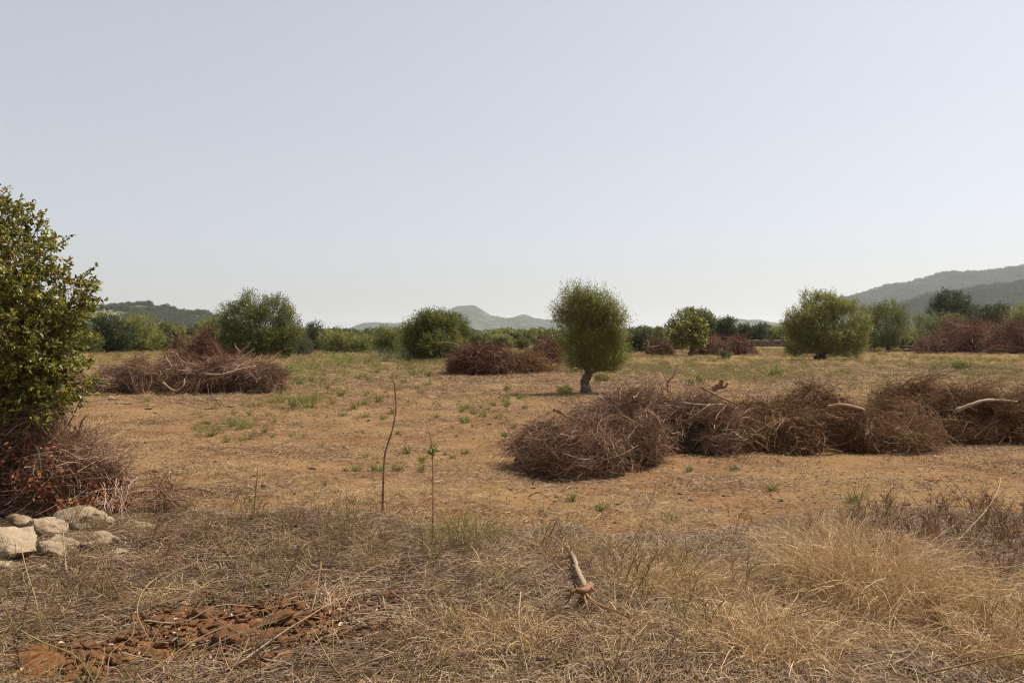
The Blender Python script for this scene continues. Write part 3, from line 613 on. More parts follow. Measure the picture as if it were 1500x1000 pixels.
p5 = pile('small flattened clump of matted ochre grass and twigs at the foot of the brush pile', 1305, 11.9, [(1305, 11.9, 56, .55, .40)], 110, 60, .6, .0058, 'tanbrush', hair=.05, twl=1, tone0=.52, curv=.4)
p6 = pile('long low brush pile of tangled branches, nearest the tall leafy shrub', 270, 24, [(165, 24, 42, 1.1, .62), (225, 24.3, 55, 1.3, .85), (295, 24.3, 55, 1.4, .92), (355, 24, 50, 1.2, 1.0), (395, 24.2, 25, 1.0, .65), (135, 23.8, 18, .7, .40)], 520, 50, .9, .010, 'brush', hair=.09, twl=1, tone0=.42)
p7 = pile('conical reddish brush heap rising behind the long low brush pile', 298, 28, [(298, 28, 32, 1.4, 1.7), (272, 28.3, 24, 1.1, 1.3), (325, 28.2, 20, 1.1, 1.0)], 200, 50, .9, .011, 'redbrush', hair=.08, twl=1)
p8 = pile('dark red brown brush heap in front of the large round tree', 705, 35.5, [(690, 35.5, 28, 1.3, 1.3), (725, 35.5, 28, 1.3, 1.2), (672, 35.3, 14, .8, .9), (708, 35.2, 36, 1.2, .8)], 260, 50, 1.2, .014, 'redbrush', hair=.10, twl=1, tone0=.42)
p9 = pile('pale flattened brush next to the dark red brown heap', 770, 36.5, [(765, 36.5, 30, 1.2, .72), (790, 37, 24, 1.0, .5)], 90, 50, 1.3, .014, 'tanbrush', hair=.08, twl=1)
p10 = pile('small reddish brush heap half hidden by the wild olive crown', 800, 50, [(795, 50, 26, 1.4, 1.1), (805, 50, 10, .8, 1.4)], 100, 50, 1.5, .02, 'redbrush', twl=1)
p11 = pile('reddish brush heap behind the little fig, by the far stone wall', 1062, 72, [(1045, 72, 26, 2, 1.35), (1075, 73, 25, 2, 1.4), (1030, 71, 16, 1.5, 1.0)], 170, 44, 2.0, .027, 'redbrush', twl=1, tone0=.45)
p12 = pile('biggest reddish brown brush heap, running out of the picture below the dark trees', 1430, 78, [(1405, 78, 36, 3, 3.2), (1450, 78, 40, 3, 2.7), (1490, 78, 40, 3, 2.8), (1370, 77, 22, 2, 1.7), (1540, 79, 40, 3, 2.8)], 420, 46, 2.6, .03, 'redbrush', hair=.08, twl=1, tone0=.5)

# sticks, logs and dead wood, each one a thing
def stick(name, label, cat, pts, r, m='palewood', ends=.35, k=7, sub=(), ground=None, group=None):
    P = smooth_path(pts, 6); b = P[np.argmin(P[:, 2])].copy()
    root_loc = b
    g = Geo(); wob = 1+.12*np.sin(np.arange(len(P))*1.7)+.10*rng.normal(0, 1, len(P))
    g.tube((P-b)[None], (np.linspace(r, r*ends, len(P))*wob)[None], .55, k)
    for q in sub:
        Q = smooth_path(q[0], 5)-b; g.tube(Q[None], np.linspace(q[1], q[1]*.35, len(Q))[None], .5, 5)
    o = g.build(name, M_[m], None, root_loc, True); return tag(o, label, cat, group)
A = at
stick('log', 'thick pale split log lying across the ochre brush heap', 'log', [A(1400, 602, 12.35), A(1425, 592, 12.3), A(1448, 586, 12.4), A(1490, 588, 12.8)], .034, 'palewood', .6)
stick('log', 'short brown log stuck in the brush between two heaps', 'log', [A(1213, 597, 11.8), A(1235, 594, 11.7), A(1264, 600, 11.9)], .04, 'brownwood', .8)
stick('branch', 'long dark straight stick resting across the grey brown heap', 'branch', [A(1028, 567, 12.0), A(1052, 580, 11.7), A(1082, 593, 11.6)], .018, 'brownwood', .7)
stick('branch', 'pale forked branch lying flat on the grey brown heap', 'branch', [A(1000, 590, 11.5), A(1030, 593, 11.4), A(1060, 592, 11.5)], .014, 'palewood', .5, sub=[([A(1040, 592, 11.4), A(1020, 607, 11.3), A(1008, 616, 11.3)], .009)])
stick('branch', 'pale crooked branch standing up out of the grey brown heap', 'branch', [A(979, 575, 12.4), A(978, 560, 12.4), A(987, 550, 12.3), A(990, 540, 12.3), A(994, 533, 12.3)], .017, 'palewood', .5, sub=[([A(979, 565, 12.4), A(972, 548, 12.3), A(968, 540, 12.3)], .008), ([A(976, 572, 12.4), A(962, 556, 12.2), A(958, 545, 12.2)], .007)])
stick('stump', 'small twisted orange brown stump behind the grey brown heap', 'stump', [A(1040, 573, 15.0), A(1048, 568, 15), A(1056, 562, 15), A(1058, 555, 15)], .07, 'rootwood', .5, sub=[([A(1050, 567, 15), A(1062, 566, 15), A(1066, 560, 15)], .04)])
stick('branch', 'thin pale branch bowed over the near heap of fine twigs', 'branch', [A(830, 668, 9.7), A(870, 672, 9.55), A(905, 668, 9.55), A(935, 652, 9.7)], .008, 'palewood', .5)
stick('branch', 'broken orange branch end sticking out behind the near heap', 'branch', [A(812, 600, 12.2), A(822, 604, 12.1), A(835, 615, 12)], .03, 'rootwood', .6)
stick('branch', 'curved grey branch hanging off the front of the long low brush pile', 'branch', [A(238, 560, 22.6), A(255, 572, 22.5), A(268, 565, 22.5), A(270, 555, 22.6)], .03, 'palewood', .6)
stick('branch', 'pale long branch lying over the long low brush pile', 'branch', [A(300, 548, 22.8), A(325, 548, 22.7), A(350, 541, 22.9), A(375, 536, 23.2)], .03, 'palewood', .5)
stick('branch', 'pale stick leaning upright on the long low brush pile', 'branch', [A(252, 538, 23), A(246, 528, 23), A(243, 523, 23.1)], .025, 'palewood', .5)
stick('branch', 'dark forked snag standing on top of the long low brush pile', 'branch', [A(338, 530, 25), A(352, 516, 25), A(362, 508, 25), A(366, 500, 25)], .05, 'brownwood', .4, sub=[([A(352, 516, 25), A(345, 508, 25), A(344, 502, 25)], .03)])
stick('root', 'knot of broken roots on the shoulder of the long low brush pile', 'root', [A(318, 540, 24.2), A(328, 532, 24), A(332, 525, 24)], .06, 'brownwood', .6, sub=[([A(328, 532, 24), A(340, 527, 24), A(346, 521, 24)], .04), ([A(322, 536, 24), A(310, 540, 23.8), A(300, 538, 23.8)], .035)])
# dead tree and dead bush far back
def dead_tree(label, name, base, d, h, w, col, nb=12, seed=0):
    x = (base[0]-750)/F*d; b = np.array([x, d, zg(x, d)]); root = empty(name, b, label, 'dead tree'); g = Geo()
    P = smooth_path([np.array([0, 0, -.1]), np.array([.05, 0, h*.25]), np.array([-.08, 0, h*.5]), np.array([.1, 0, h*.8])], 4); g.tube(P[None], np.linspace(.14, .04, len(P))[None], .4, 7)
    g.build('trunk', M_[col], root, smooth=True); g = Geo()
    i = rng.integers(3, len(P), nb); D = rdir(nb); D[:, 2] = np.abs(D[:, 2])+.4; D[:, :2] *= 1.3
    Q = strands(P[i], nrm(D), w*U(.5, 1.1, nb), 6, bend=.1); g.tube(Q, np.linspace(.05, .012, 6)[None], .5, 4)
    k = rng.integers(0, nb, nb*9); j = rng.integers(2, 6, nb*9); D = nrm(nrm(Q[k, -1]-Q[k, 0])+rng.normal(0, .6, (len(k), 3)))
    g.tube(strands(Q[k, j], D, w*U(.2, .5, len(k)), 4, bend=.1), np.linspace(.018, .006, 4)[None], .5, 3)
    g.build('branches', M_[col], root)
dead_tree('leafless brown tree standing beside the slim dark conical tree', 'dead_tree', (262, 517), 80, 2.6, 1.3, 'brownwood', 16)
x, y = G(962, 521); r_ = empty('dead_bush', (x, y, zg(x, y)), 'dried brown bush with a pale broken limb, beside the fig', 'bush')
brush(r_, [(0, 0, .95, .8, 1.2), (.55, .3, .8, .7, .8)], 90, 44, 1.3, .022, 'brush', hair=.2, twl=1, tone0=.36)
stick('branch', 'pale broken limb leaning in the dried brown bush', 'branch', [A(949, 512, 64), A(950, 503, 64), A(948, 498, 64)], .07, 'palewood', .5, sub=[([A(950, 508, 64), A(962, 507, 64), A(972, 502, 64)], .05)])
x, y = (1338-750)/F*84, 84.
r_ = empty('woodpile', (x, y, zg(x, y)), 'dark heap of uprooted stumps and sawn limbs left of the biggest brush heap', 'woodpile')
for i in range(9):
    g = Geo(); a = np.array([U(-1.2, 1.0), U(-.6, .6), U(.1, .5)]); b = a+np.array([U(-.5, .7), U(-.2, .2), U(.3, 1.3)]) if i < 6 else a+np.array([U(-1.6, -1.0), 0, U(-.1, .1)])
    P = strands(a[None], nrm((b-a)[None]), np.linalg.norm(b-a), 5, bend=.06); g.tube(P, np.linspace(.17, .1, 5)[None], .25, 7); g.build('limb', M_['bark'], r_, smooth=True)

# ------------------------------------------------------------------ stones
def rock_mesh(name, size, seed, sub=4, m='lime', rough=.20, cuts=13, pits=.10):
    bm = bmesh.new(); bmesh.ops.create_icosphere(bm, subdivisions=sub, radius=1); rs = np.random.default_rng(seed)
    V = np.array([v.co for v in bm.verts]); pl = nrm(rs.normal(size=(cuts, 3))); of = rs.uniform(.36, .74, cuts)
    for n_, o_ in zip(pl, of):
        e = V@n_-o_; V = V-np.where(e > 0, e*.97, 0)[:, None]*n_
    off = Vector((seed*3.1, seed*1.7, 0))
    for i, v in enumerate(bm.verts):
        p = Vector(V[i]); f = mnoise.fractal(p*1.6+off, .9, 2.1, 5)*rough*(.45 if m == 'lime' else 1) + mnoise.fractal(p*6+off, .7, 2, 4)*rough*.32
        pt = max(0, mnoise.noise(p*4.2-off)-.18)*pits*4
        V[i] = V[i]*(1+f-pt)
    V = V-(V.max(0)+V.min(0))/2; V = V/(V.max(0)-V.min(0))*np.array(size)
    fc = np.array([[q.index for q in f.verts] for f in bm.faces]); bm.free()
    return make_mesh(name, V, [fc], M_[m], None, m == 'clod')
def rock(label, px, py, w, h, d, seed, m='lime', dep=.8, up=1.22, rz=None, name='rock', sub=4, **k):
    c = at(px, py+h*.10, d); wm, hm = w/F*d, h/F*d
    o = link(name, rock_mesh(name, (wm*1.0*up, wm*dep*up, hm*up), seed, sub, m, **k), None, c); o.rotation_euler = (U(-.12, .12), U(-.15, .15), U(-.3, .3) if rz is None else rz)
    return tag(o, label, 'rock')
rock('large pitted pale boulder with a dark hollow, highest of the stacked stones', 120, 768, 78, 52, 7.0, 3)
rock('angular pale stone at the picture edge, upper of the two stacked there', 16, 800, 82, 58, 5.9, 8)
rock('low pale stone under the angular one at the picture edge', 14, 836, 72, 38, 5.75, 12)
rock('small upright reddish white stone wedged between the pale boulders', 70, 812, 38, 38, 5.95, 5)
rock('smooth wedge shaped stone leaning against the large pitted boulder', 130, 797, 68, 36, 6.35, 21)
rock('weathered grey stone half covered by twigs behind the stacked stones', 64, 774, 50, 34, 6.6, 16)
rock('streaked stone sunk in dry grass right of the large pitted boulder', 196, 775, 50, 26, 6.9, 25)
rock('rough stone hidden low at the back of the stacked stones', 30, 765, 40, 26, 6.8, 31)
rock('cracked pale block filling the gap below the large pitted boulder', 92, 800, 46, 34, 6.2, 83)
rock('flat slab of grey stone lying in the straw at the foot of the stack', 52, 842, 60, 22, 5.6, 86)
rock('small pale block right of the wedge shaped stone', 170, 812, 34, 20, 6.1, 89)
rock('small pale stone in the straw near the tall dead stick', 556, 777, 20, 11, 7.0, 41)
rock('whitish rounded stone covered with dry grass left of the dead root', 793, 806, 24, 26, 6.3, 44)
rock('flat cream stone under the dark red stems at the picture edge', 1462, 845, 90, 26, 5.7, 52, dep=.5)
rock('pale stone half buried at the bottom by the big dry tussock', 1432, 990, 44, 34, 3.95, 57)
rock('pale flat stone among the dry grass of the verge edge', 1150, 826, 34, 18, 6.0, 59)
rock('ochre angular stone standing in the dug red soil', 268, 888, 18, 16, 4.95, 61, m='ochre')
rock('light yellow flake of stone lying on the dug red soil', 205, 915, 26, 11, 4.7, 63)
rock('tall ochre stone near the bottom of the dug red soil', 178, 958, 26, 34, 4.28, 66, m='ochre')
rock('brown rounded stone on the bare soil before the ochre heap', 1362, 703, 22, 12, 9.4, 70, m='ochre')
rock('whitish flat stone beside a reddish one on the bare soil', 1383, 745, 26, 10, 7.9, 71)
rock('reddish small stone beside the whitish flat one', 1356, 743, 14, 9, 7.95, 72, m='ochre')
rock('reddish brown chip with a white streak lying below the matted clump', 1345, 690, 12, 8, 10.1, 74, m='ochre')
# red clods of dug earth
for (px, py, w, h, d, lab) in ((365, 955, 84, 46, 4.35, 'largest crumbly red clod, casting a black shadow in the dug soil'), (300, 912, 40, 24, 4.68, 'rounded red clod in the middle of the dug soil'), (405, 918, 56, 26, 4.6, 'flat red clod behind the largest one'),
                               (270, 908, 28, 18, 4.75, 'small red clod beside the ochre angular stone'), (165, 975, 52, 28, 4.15, 'sandy red clod below the tall ochre stone'), (440, 872, 34, 15, 5.15, 'rust brown clod at the upper rim of the dug soil'), (480, 915, 40, 18, 4.7, 'red clod at the far right rim of the dug soil')):
    o = rock(lab, px, py-8, w, h, d, int(px), 'clod', name='soil_clod', rough=.42, cuts=4, pits=.10); o['category'] = 'clod'; o.scale = (1.25, 1.2, 1.15)
# loose field stones
st_m = [rock_mesh('stone', (1, .8, .55), 100+i, 2, 'ochre' if i % 2 else 'lime') for i in range(6)]
cnt = 0
def spot(px, py):
    if px < 300: return 'on the bare soil ' + ('before the long low brush pile' if py < 640 else 'beside the red leaved skirt')
    if px < 560: return ('among the weeds left of the crooked stick' if py > 600 else 'in the grass right of the long low brush pile')
    if px < 780: return ('on the bare soil right of the thin stem' if py > 640 else 'before the dark red brown heap' if py < 590 else 'left of the near heap of fine twigs')
    if px < 1060: return 'between the near heap and the dead root' if py > 600 else 'in the dry grass around the small wild olive'
    return 'on the bare soil before the ochre heap' if py > 600 else 'in the dry grass below the broad olive'
while cnt < 150:
    px, py = U(0, 1500), 492+H*F/math.exp(U(math.log(7.3), math.log(40)))
    x, y = G(px, py)
    if verge(np.array([x]), np.array([y]))[0] > .5: continue
    if 765 < px < 1600 and 8.8 < y < 14.5: continue
    o = link('stone', st_m[cnt % 6], None, (x, y, zg(x, y)+.008)); s = .05*math.exp(U(-.6, .75)); o.scale = (s, s, s); o.rotation_euler = (U(-.2, .2), U(-.2, .2), U(0, 6.28))
    tag(o, f"small loose {'ochre' if (cnt % 6) % 2 else 'pale'} stone {spot(px, py)}", 'stone', 'loose stones on the field'); cnt += 1
for i in range(16):       # paler stones in a band before the left brush pile
    px, py = U(110, 350), U(583, 600); x, y = G(px, py); o = link('stone', st_m[(2*i) % 6], None, (x, y, zg(x, y)+.015)); s = U(.10, .24); o.scale = (s, s, s*.7); o.rotation_euler = (0, 0, U(0, 6.28))
    tag(o, 'pale stone lying in front of the long low brush pile', 'stone', 'stones in front of the low brush pile')
# far dry stone wall and a rubble heap
x0, y0 = (1086-750)/F*128, 128.; wl = 78/F*128
r_ = empty('stone_wall', (x0, y0, zg(x0, y0)), 'low dry stone wall at the far side of the field under dark shrubs', 'wall')
wm = [rock_mesh('stone', (.5, .45, .30), 200+i, 1, 'lime') for i in range(4)]
for c in range(4):
    for i in range(int(wl/.42)):
        o = link('stone', wm[(i+c) % 4], r_, (i*.42+.21*(c % 2)+U(-.05, .05), U(-.06, .06), .13+c*.26+U(-.03, .03))); o.rotation_euler = (U(-.2, .2), U(-.2, .2), U(-.2, .2)+3.14*(i % 2))
x, y = G(1166, 519); r_ = empty('rubble_heap', (x, y, zg(x, y)), 'low heap of dark brown rubble stones under the broad round olive', 'rubble heap')
rm = [rock_mesh('stone', (.38, .32, .26), 300+i, 1, 'ochre') for i in range(4)]
for i in range(26):
    o = link('stone', rm[i % 4], r_, (U(-.95, .95), U(-.3, .3), .08+(i % 3)*.14)); o.rotation_euler = (U(-.4, .4), U(-.4, .4), U(0, 6))

# ------------------------------------------------------------------ tall leafy shrub at the near left
b = np.array([-4.95, 7.9, 0.]); b[2] = zg(b[0], b[1])
r_ = empty('shrub', b, 'tall leafy shrub with a dry brown twiggy skirt, rising above the stacked stones', 'shrub')
SB = 7.7
lob = [(at(px, py, SB+dy)-b, (rx/F*SB, rx/F*SB*.9, ry/F*SB)) for px, py, rx, ry, dy in ((15, 375, 52, 58, .0), (-15, 325, 40, 45, .1), (-60, 420, 80, 120, .3), (55, 445, 58, 44, 0), (100, 425, 28, 30, .1), (20, 500, 78, 48, -.1), (88, 470, 26, 22, .15), (-5, 555, 80, 40, -.1), (-90, 540, 90, 90, .2), (55, 535, 34, 24, 0), (85, 555, 30, 34, -.05), (60, 595, 36, 28, -.15), (-150, 450, 110, 130, .4))]
g = Geo(); gw = Geo()
for c, r in lob:
    c, r = np.array(c), np.array(r); m = int(200*np.prod(r)**(2/3)/.1)
    if c[0] < -.7: m //= 3
    k = 26; cu = rdir(k); w = rng.integers(0, k, m); u = nrm(cu[w]+rng.normal(0, .3, (m, 3))); rr = np.clip(1-np.abs(rng.normal(0, .28, m)), .1, 1.06); rr = np.where(rng.random(m) < .12, rr*U(1, 1.3, m), rr)
    p = c+u*rr[:, None]*r; d = nrm(u*.8+np.array([0, 0, .35])+rng.normal(0, .45, (m, 3)))
    sl_ = .20*U(.6, 1.3, m); P = strands(p-d*sl_[:, None]*.4, d, sl_*1.4, 5, bend=.08); gw.ribbon(P, np.array([[1.2, 1, .9, .7, .5]])*.0055, U(.2, .8, m))
    per = 11; t = .3+.7*(np.arange(per)+.5)/per
    B = (p[:, None]+d[:, None]*sl_[:, None, None]*t[None, :, None]).reshape(-1, 3); K = m*per
    D = nrm(np.repeat(d, per, 0)*.55+rng.normal(0, .6, (K, 3))); ct = rng.normal(0, .10, k)
    low = np.clip((.95-B[:, 2])/.9, 0, 1)
    keep = rng.random(K) > low*.75
    tone = np.clip(.38+np.repeat(ct[w], per)+rng.normal(0, .20, K)+.15*low, 0, 1)
    g.leaf2(B[keep], D[keep], nrm(rdir(K)+np.array([0, 0, .6]))[keep], (.052*U(.6, 1.25, K))[keep], (.026*U(.7, 1.2, K))[keep], tone[keep])
lv = g.build('crown', M_['mastic'], r_)
# arching long shoots and inner stems
n = 130; p = np.stack([U(-.9, .12, n), U(-.4, .4, n), U(0, .4, n)], -1); d = nrm(np.stack([rng.normal(-.02, .25, n), rng.normal(0, .3, n), U(.8, 1.2, n)], -1))
gw.tube(strands(p, d, U(1.0, 2.0, n), 9, droop=.08, bend=.06), np.linspace(.017, .004, 9)[None]*U(.6, 1.3, n)[:, None], U(.2, .9, n), 5)
gw.build('stems', M_['brownwood'], r_)
# dry skirt
brush(r_, [(-.05, -.1, .55, .6, 1.5), (.30, -.12, .45, .5, 1.22), (.62, -.2, .42, .45, .90), (.90, -.28, .42, .45, .62), (1.25, -.3, .5, .4, .34), (-.6, 0, .7, .7, 1.6), (-1.3, 0, .8, .7, 1.3)], 620, 60, .62, .0046, 'brush', hair=.28, twl=2, curv=.25, flat=.9, core=.66, tone0=.46)
g = Geo(); n = 2000; ii = rng.integers(0, 3, n); cc = np.array([(.25, -.3, .6), (.75, -.38, .42), (1.1, -.42, .18)])[ii]; rr = np.array([(.55, .55, .7), (.38, .42, .36), (.36, .35, .2)])[ii]
kc = rdir(34); u = nrm(kc[rng.integers(0, 34, n)]+rng.normal(0, .16, (n, 3))); B = cc+u*rr*U(.75, 1.08, n)[:, None]; B[:, 2] = np.abs(B[:, 2])
g.leaf2(B, rdir(n), rdir(n), .045*U(.6, 1.2, n), .024*U(.7, 1.2, n), rng.random(n)); g.build('dead_leaves', M_['redleaf'], r_)['label'] = 'red dead leaves clinging to the dry skirt'

# ------------------------------------------------------------------ verge: straw, dry grass, stems
def lie(x, y, z=0): return np.stack([x, y, zf(x, y)+z], -1)
def straw_patch(nm, n, rad, L0, L1, w, mt, up=.05, comb=.6):
    g = Geo(); r = rad*np.sqrt(rng.random(n)); a = U(0, 6.28, n); p = np.stack([r*np.cos(a), r*np.sin(a), np.abs(rng.normal(.006, up*.45, n))], -1)
    th = rng.normal(0, comb, n); d = nrm(np.stack([np.cos(th), np.sin(th), rng.normal(.03, .14, n)], -1))
    P = strands(p, d, U(L0, L1, n), 4, droop=.12, bend=.07, start=.5); P[..., 2] = np.maximum(P[..., 2], .002)
    g.ribbon(P, np.array([[.8, 1, .9, .6]])*(w*U(.5, 1.5, n))[:, None], rng.random(n)**1.25, nrm(rdir(n)*.6+np.array([0, 0, 1.]))); return g.mesh(nm, M_[mt])
def bits_patch(nm, n, rad, L0, L1, mt, wr=.45):
    g = Geo(); r = rad*np.sqrt(rng.random(n)); a = U(0, 6.28, n); p = np.stack([r*np.cos(a), r*np.sin(a), np.abs(rng.normal(.006, .008, n))], -1)
    d = rdir(n); d[:, 2] *= .35; L = U(L0, L1, n); g.leaf2(p, nrm(d), nrm(rdir(n)*.7+np.array([0, 0, 1.])), L, L*wr*U(.5, 1.2, n), rng.random(n)); return g.mesh(nm, M_[mt])
def tuft(nm, n, h, spreadr, w, mt, arch=.8, lean=.45):
    g = Geo(); p = np.stack([rng.normal(0, spreadr, n), rng.normal(0, spreadr, n), np.zeros(n)], -1); d = nrm(np.stack([rng.normal(0, lean, n), rng.normal(0, lean, n), np.ones(n)], -1))
    hz_ = d.copy(); hz_[:, 2] = -.5
    P = strands(p, d, h*U(.45, 1.15, n), 6, droop=arch*U(.3, 1.2, n), bend=.06, g=nrm(hz_)); P[..., 2] = np.maximum(P[..., 2], .002)
    g.ribbon(P, np.array([[.9, 1, .9, .75, .5, .25]])*(w*U(.6, 1.3, n))[:, None], rng.random(n)); return g.mesh(nm, M_[mt])
def stem_plant(nm, n, h, mt, r=.0014, side=7, lean=.35):
    g = Geo(); p = np.stack([rng.normal(0, .03, n), rng.normal(0, .03, n), np.zeros(n)], -1); d = nrm(np.stack([rng.normal(0, lean, n), rng.normal(0, lean, n), np.ones(n)], -1))
    P = strands(p, d, h*U(.5, 1.1, n), 8, droop=.25, bend=.07); tn = U(.1, .9, n); g.tube(P, np.linspace(r*1.25, r*.6, 8)[None], tn, 3)
    k = np.repeat(np.arange(n), side); j = rng.integers(2, 7, len(k)); dd = nrm(nrm(P[k, j+1]-P[k, j])+rng.normal(0, .6, (len(k), 3)))
    Q = strands(P[k, j], dd, h*U(.08, .32, len(k)), 5, bend=.08); g.tube(Q, np.linspace(r*.8, r*.4, 5)[None], tn[k], 3); return g.mesh(nm, M_[mt])
def pts_in(n, f, x0, x1, y0, y1):
    out = np.zeros((0, 2))
    while len(out) < n:
        y = np.sqrt(U(y0*y0, y1*y1, n*2)); x = y*U(x0, x1, n*2); k = rng.random(n*2) < f(x, y); out = np.concatenate([out, np.stack([x, y], -1)[k]])
    return out[:n, 0], out[:n, 1]
def rz(n, a=None): z = np.zeros(n); return np.stack([z, z, U(0, 6.28, n) if a is None else a], -1)
def stones_at(x, y): return sm(-.37, -.42, x/y)*sm(4.9, 5.3, y)*sm(7.6, 7.1, y)
VG = lambda x, y: verge(x, y)*(1-.90*dugsoil(x, y))*(1-.55*stones_at(x, y))
straw = source_collection('straw_patches', [straw_patch('straw', 130, .20, .05, .28, .0038, 'straw', .055, .9) for _ in range(5)])
n = 3500; x, y = pts_in(n, lambda x, y: VG(x, y)*(.3+.7*sm(.36, .6, fbm(x*1.3, y*1.3, 3, 77))), -1.05, 1.05, 3.2, 8.2); an = .75+2.2*(fbm(x*.5, y*.5, 2, 30)-.5)*2+rng.normal(0, .35, n)
scatter('straw_litter', lie(x, y), rz(n, an), U(.7, 1.25, n), straw, label='matted grey and tan straw covering the verge', cat='straw')
bits = source_collection('litter_patches', [bits_patch('litter', 60, .20, .012, .04, 'litter') for _ in range(4)])
n = 3639; x, y = pts_in(n, lambda x, y: VG(x, y)*sm(8, 4.2, y), -1.05, 1.05, 3.2, 7.4)
scatter('leaf_litter', lie(x, y, .004), rz(n), U(.7, 1.2, n), bits, label='curled dry leaf litter among the straw of the verge', cat='leaf litter')
chips = source_collection('field_chips', [bits_patch('chips', 70, .45, .015, .05, 'straw', .3) for _ in range(3)] + [straw_patch('field_straw', 60, .45, .04, .2, .004, 'straw', .03, 1.5) for _ in range(3)])
n = 7150; x, y = pts_in(n, lambda x, y: (1-verge(x, y))*(.25+.9*fbm(x*.6, y*.6, 3, 33)**1.5)*np.clip(12/y, 0, 1)**1.3, -1.02, 1.02, 6.2, 48)
scatter('field_litter', lie(x, y, .002), rz(n), U(.7, 1.4, n)*np.clip(y/16, 1, 2), chips, label='scattered straw and chips over the bare brown field', cat='straw')
# dry grass of the verge
hay = source_collection('hay_tufts', [tuft('hay_tuft', 60, .21, .035, .0030, 'hay', 1.0, .55) for _ in range(5)])
def hayd(x, y): return VG(x, y)*sm(8.0, 6.4, y)*(.03+.9*sm(-.1, 1.2, x)*sm(.45, .62, fbm(x*1.1, y*1.1, 3, 35))+.22*sm(.52, .7, fbm(x*1.4, y*1.4, 3, 36)))
n = 672; x, y = pts_in(n, hayd, -1.05, 1.05, 3.3, 7.8)
scatter('dry_grass', lie(x, y), rz(n), U(.5, 1.25, n), hay, label='pale dry grass growing through the verge straw', cat='grass')
# wiry stems
wiry = source_collection('wiry_plants', [stem_plant('wiry_plant', 6, .46, 'stem', .0018, 6) for _ in range(6)])
n = 266; x, y = pts_in(n, lambda x, y: VG(x, y)*(.3+.7*sm(1.2, -.6, x))*(1-.6*dugsoil(x, y)), -1.05, 1.05, 3.4, 7.9)
scatter('wiry_stems', lie(x, y), rz(n), U(.5, 1.2, n), wiry, label='thin wiry yellow brown stems standing over the straw', cat='dry stems')
rs_ = source_collection('red_plants', [stem_plant('red_plant', 7, .36, 'redstem', .0019, 9, .4) for _ in range(4)])
def redd(x, y): return sm(.33, .5, x/y)*sm(5.0, 5.6, y)*sm(8.3, 7.2, y) + .5*sm(-.45, -.52, x/y)*sm(7, 7.5, y)*sm(9.5, 8.5, y) + .05*verge(x, y)
n = 110; x, y = pts_in(n, redd, -.72, .74, 5.0, 9)
scatter('red_stems', lie(x, y), rz(n), U(.5, 1.15, n), rs_, label='dark red wiry stems edging the bare field', cat='dry stems')
peb = source_collection('pebble_shapes', [rock_mesh('pebble', (.03, .024, .016), 400+i, 1, 'lime') for i in range(4)])
n = 1500; x, y = pts_in(n, lambda x, y: .4+.6*dugsoil(x, y)+0*x, -.76, .76, 3.2, 16)
scatter('pebbles', lie(x, y, .004), rz(n), U(.3, 1.2, n), peb, label='small pale pebbles strewn over soil and straw', cat='pebbles')
crm = source_collection('crumb_shapes', [rock_mesh('crumb', (.05, .045, .036), 420+i, 2, 'clod', rough=.4) for i in range(4)])
n = 2600; x, y = pts_in(n, lambda x, y: dugsoil(x, y)**.8, -.55, .1, 3.4, 5.6)
scatter('soil_crumbs', lie(x, y, .004), rz(n), np.minimum(.12+1.5*rng.random(n)**3.2, 1.5), crm, label='crumbs of dug red soil', cat='soil')

n = 5460; x, y = pts_in(n, lambda x, y: (1-verge(x, y))*np.clip(11/y, 0, 1)*(.3+.7*sm(.4, .6, fbm(x*.7, y*.7, 3, 91))), -1.02, 1.02, 6.2, 34)
scatter('field_crumbs', lie(x, y, -.002), rz(n), (.14+.75*rng.random(n)**3)*np.clip(y/14, 1, 1.8), crm, label='crumbs of dry soil on the bare field', cat='soil')
# big dry tussocks (things) and curved canes
def tussock(label, px, py, rx, ry, h, n, m='hay', lean=None, w=.0034):
    x, y = G(px, py); b = np.array([x, y, zg(x, y)]); rx = rx/F*y; root = None
    g = Geo(); r = np.sqrt(rng.random(n)); a = U(0, 6.28, n); p = np.stack([r*np.cos(a)*rx, r*np.sin(a)*ry, np.zeros(n)], -1)
    p[:, 2] = zf(p[:, 0]+x, p[:, 1]+y)-b[2]
    cl = rng.normal(0, 1, (70, 2)); w_ = rng.integers(0, 70, n)
    d = nrm(np.stack([cl[w_, 0]*.45+p[:, 0]/rx*.4+rng.normal(0, .3, n)+(lean or 0), cl[w_, 1]*.35+p[:, 1]/ry*.4+rng.normal(0, .3, n)-.1, np.full(n, 1.15)], -1)); hz_ = d.copy(); hz_[:, 2] = -.8
    P = strands(p, d, h*U(.25, 1.5, n)*(1.15-.5*r), 7, droop=U(.1, 1.3, n), bend=.15, g=nrm(hz_)); fl = zf(P[..., 0]+x, P[..., 1]+y)-b[2]; P[..., 2] = np.maximum(P[..., 2], fl+.004)
    g.ribbon(P, np.array([[.9, 1, 1, .9, .7, .5, .25]])*(w*U(.6, 1.4, n))[:, None], np.clip(rng.normal(.5, .25, n), 0, 1)); o = g.build('grass_tussock', M_[m], None, b)
    return tag(o, label, 'grass tussock')
tussock('biggest pale dry grass tussock, full and rounded at the field edge', 1275, 880, 100, .55, .55, 4200)
tussock('tall dry tussock with a dark gap beside it, left of the biggest one', 1205, 865, 38, .3, .52, 1500)
tussock('low spreading hay coloured tussock right of the dead root', 985, 868, 105, .45, .24, 2900, lean=.2)
tussock('dry grass tussock over the cream stone at the picture edge', 1430, 915, 85, .5, .42, 2300)
tussock('flattened golden grass below the dead root', 700, 945, 120, .32, .22, 1900, lean=-.3)
tussock('bleached grass around the whitish rounded stone', 820, 822, 60, .3, .20, 1100)
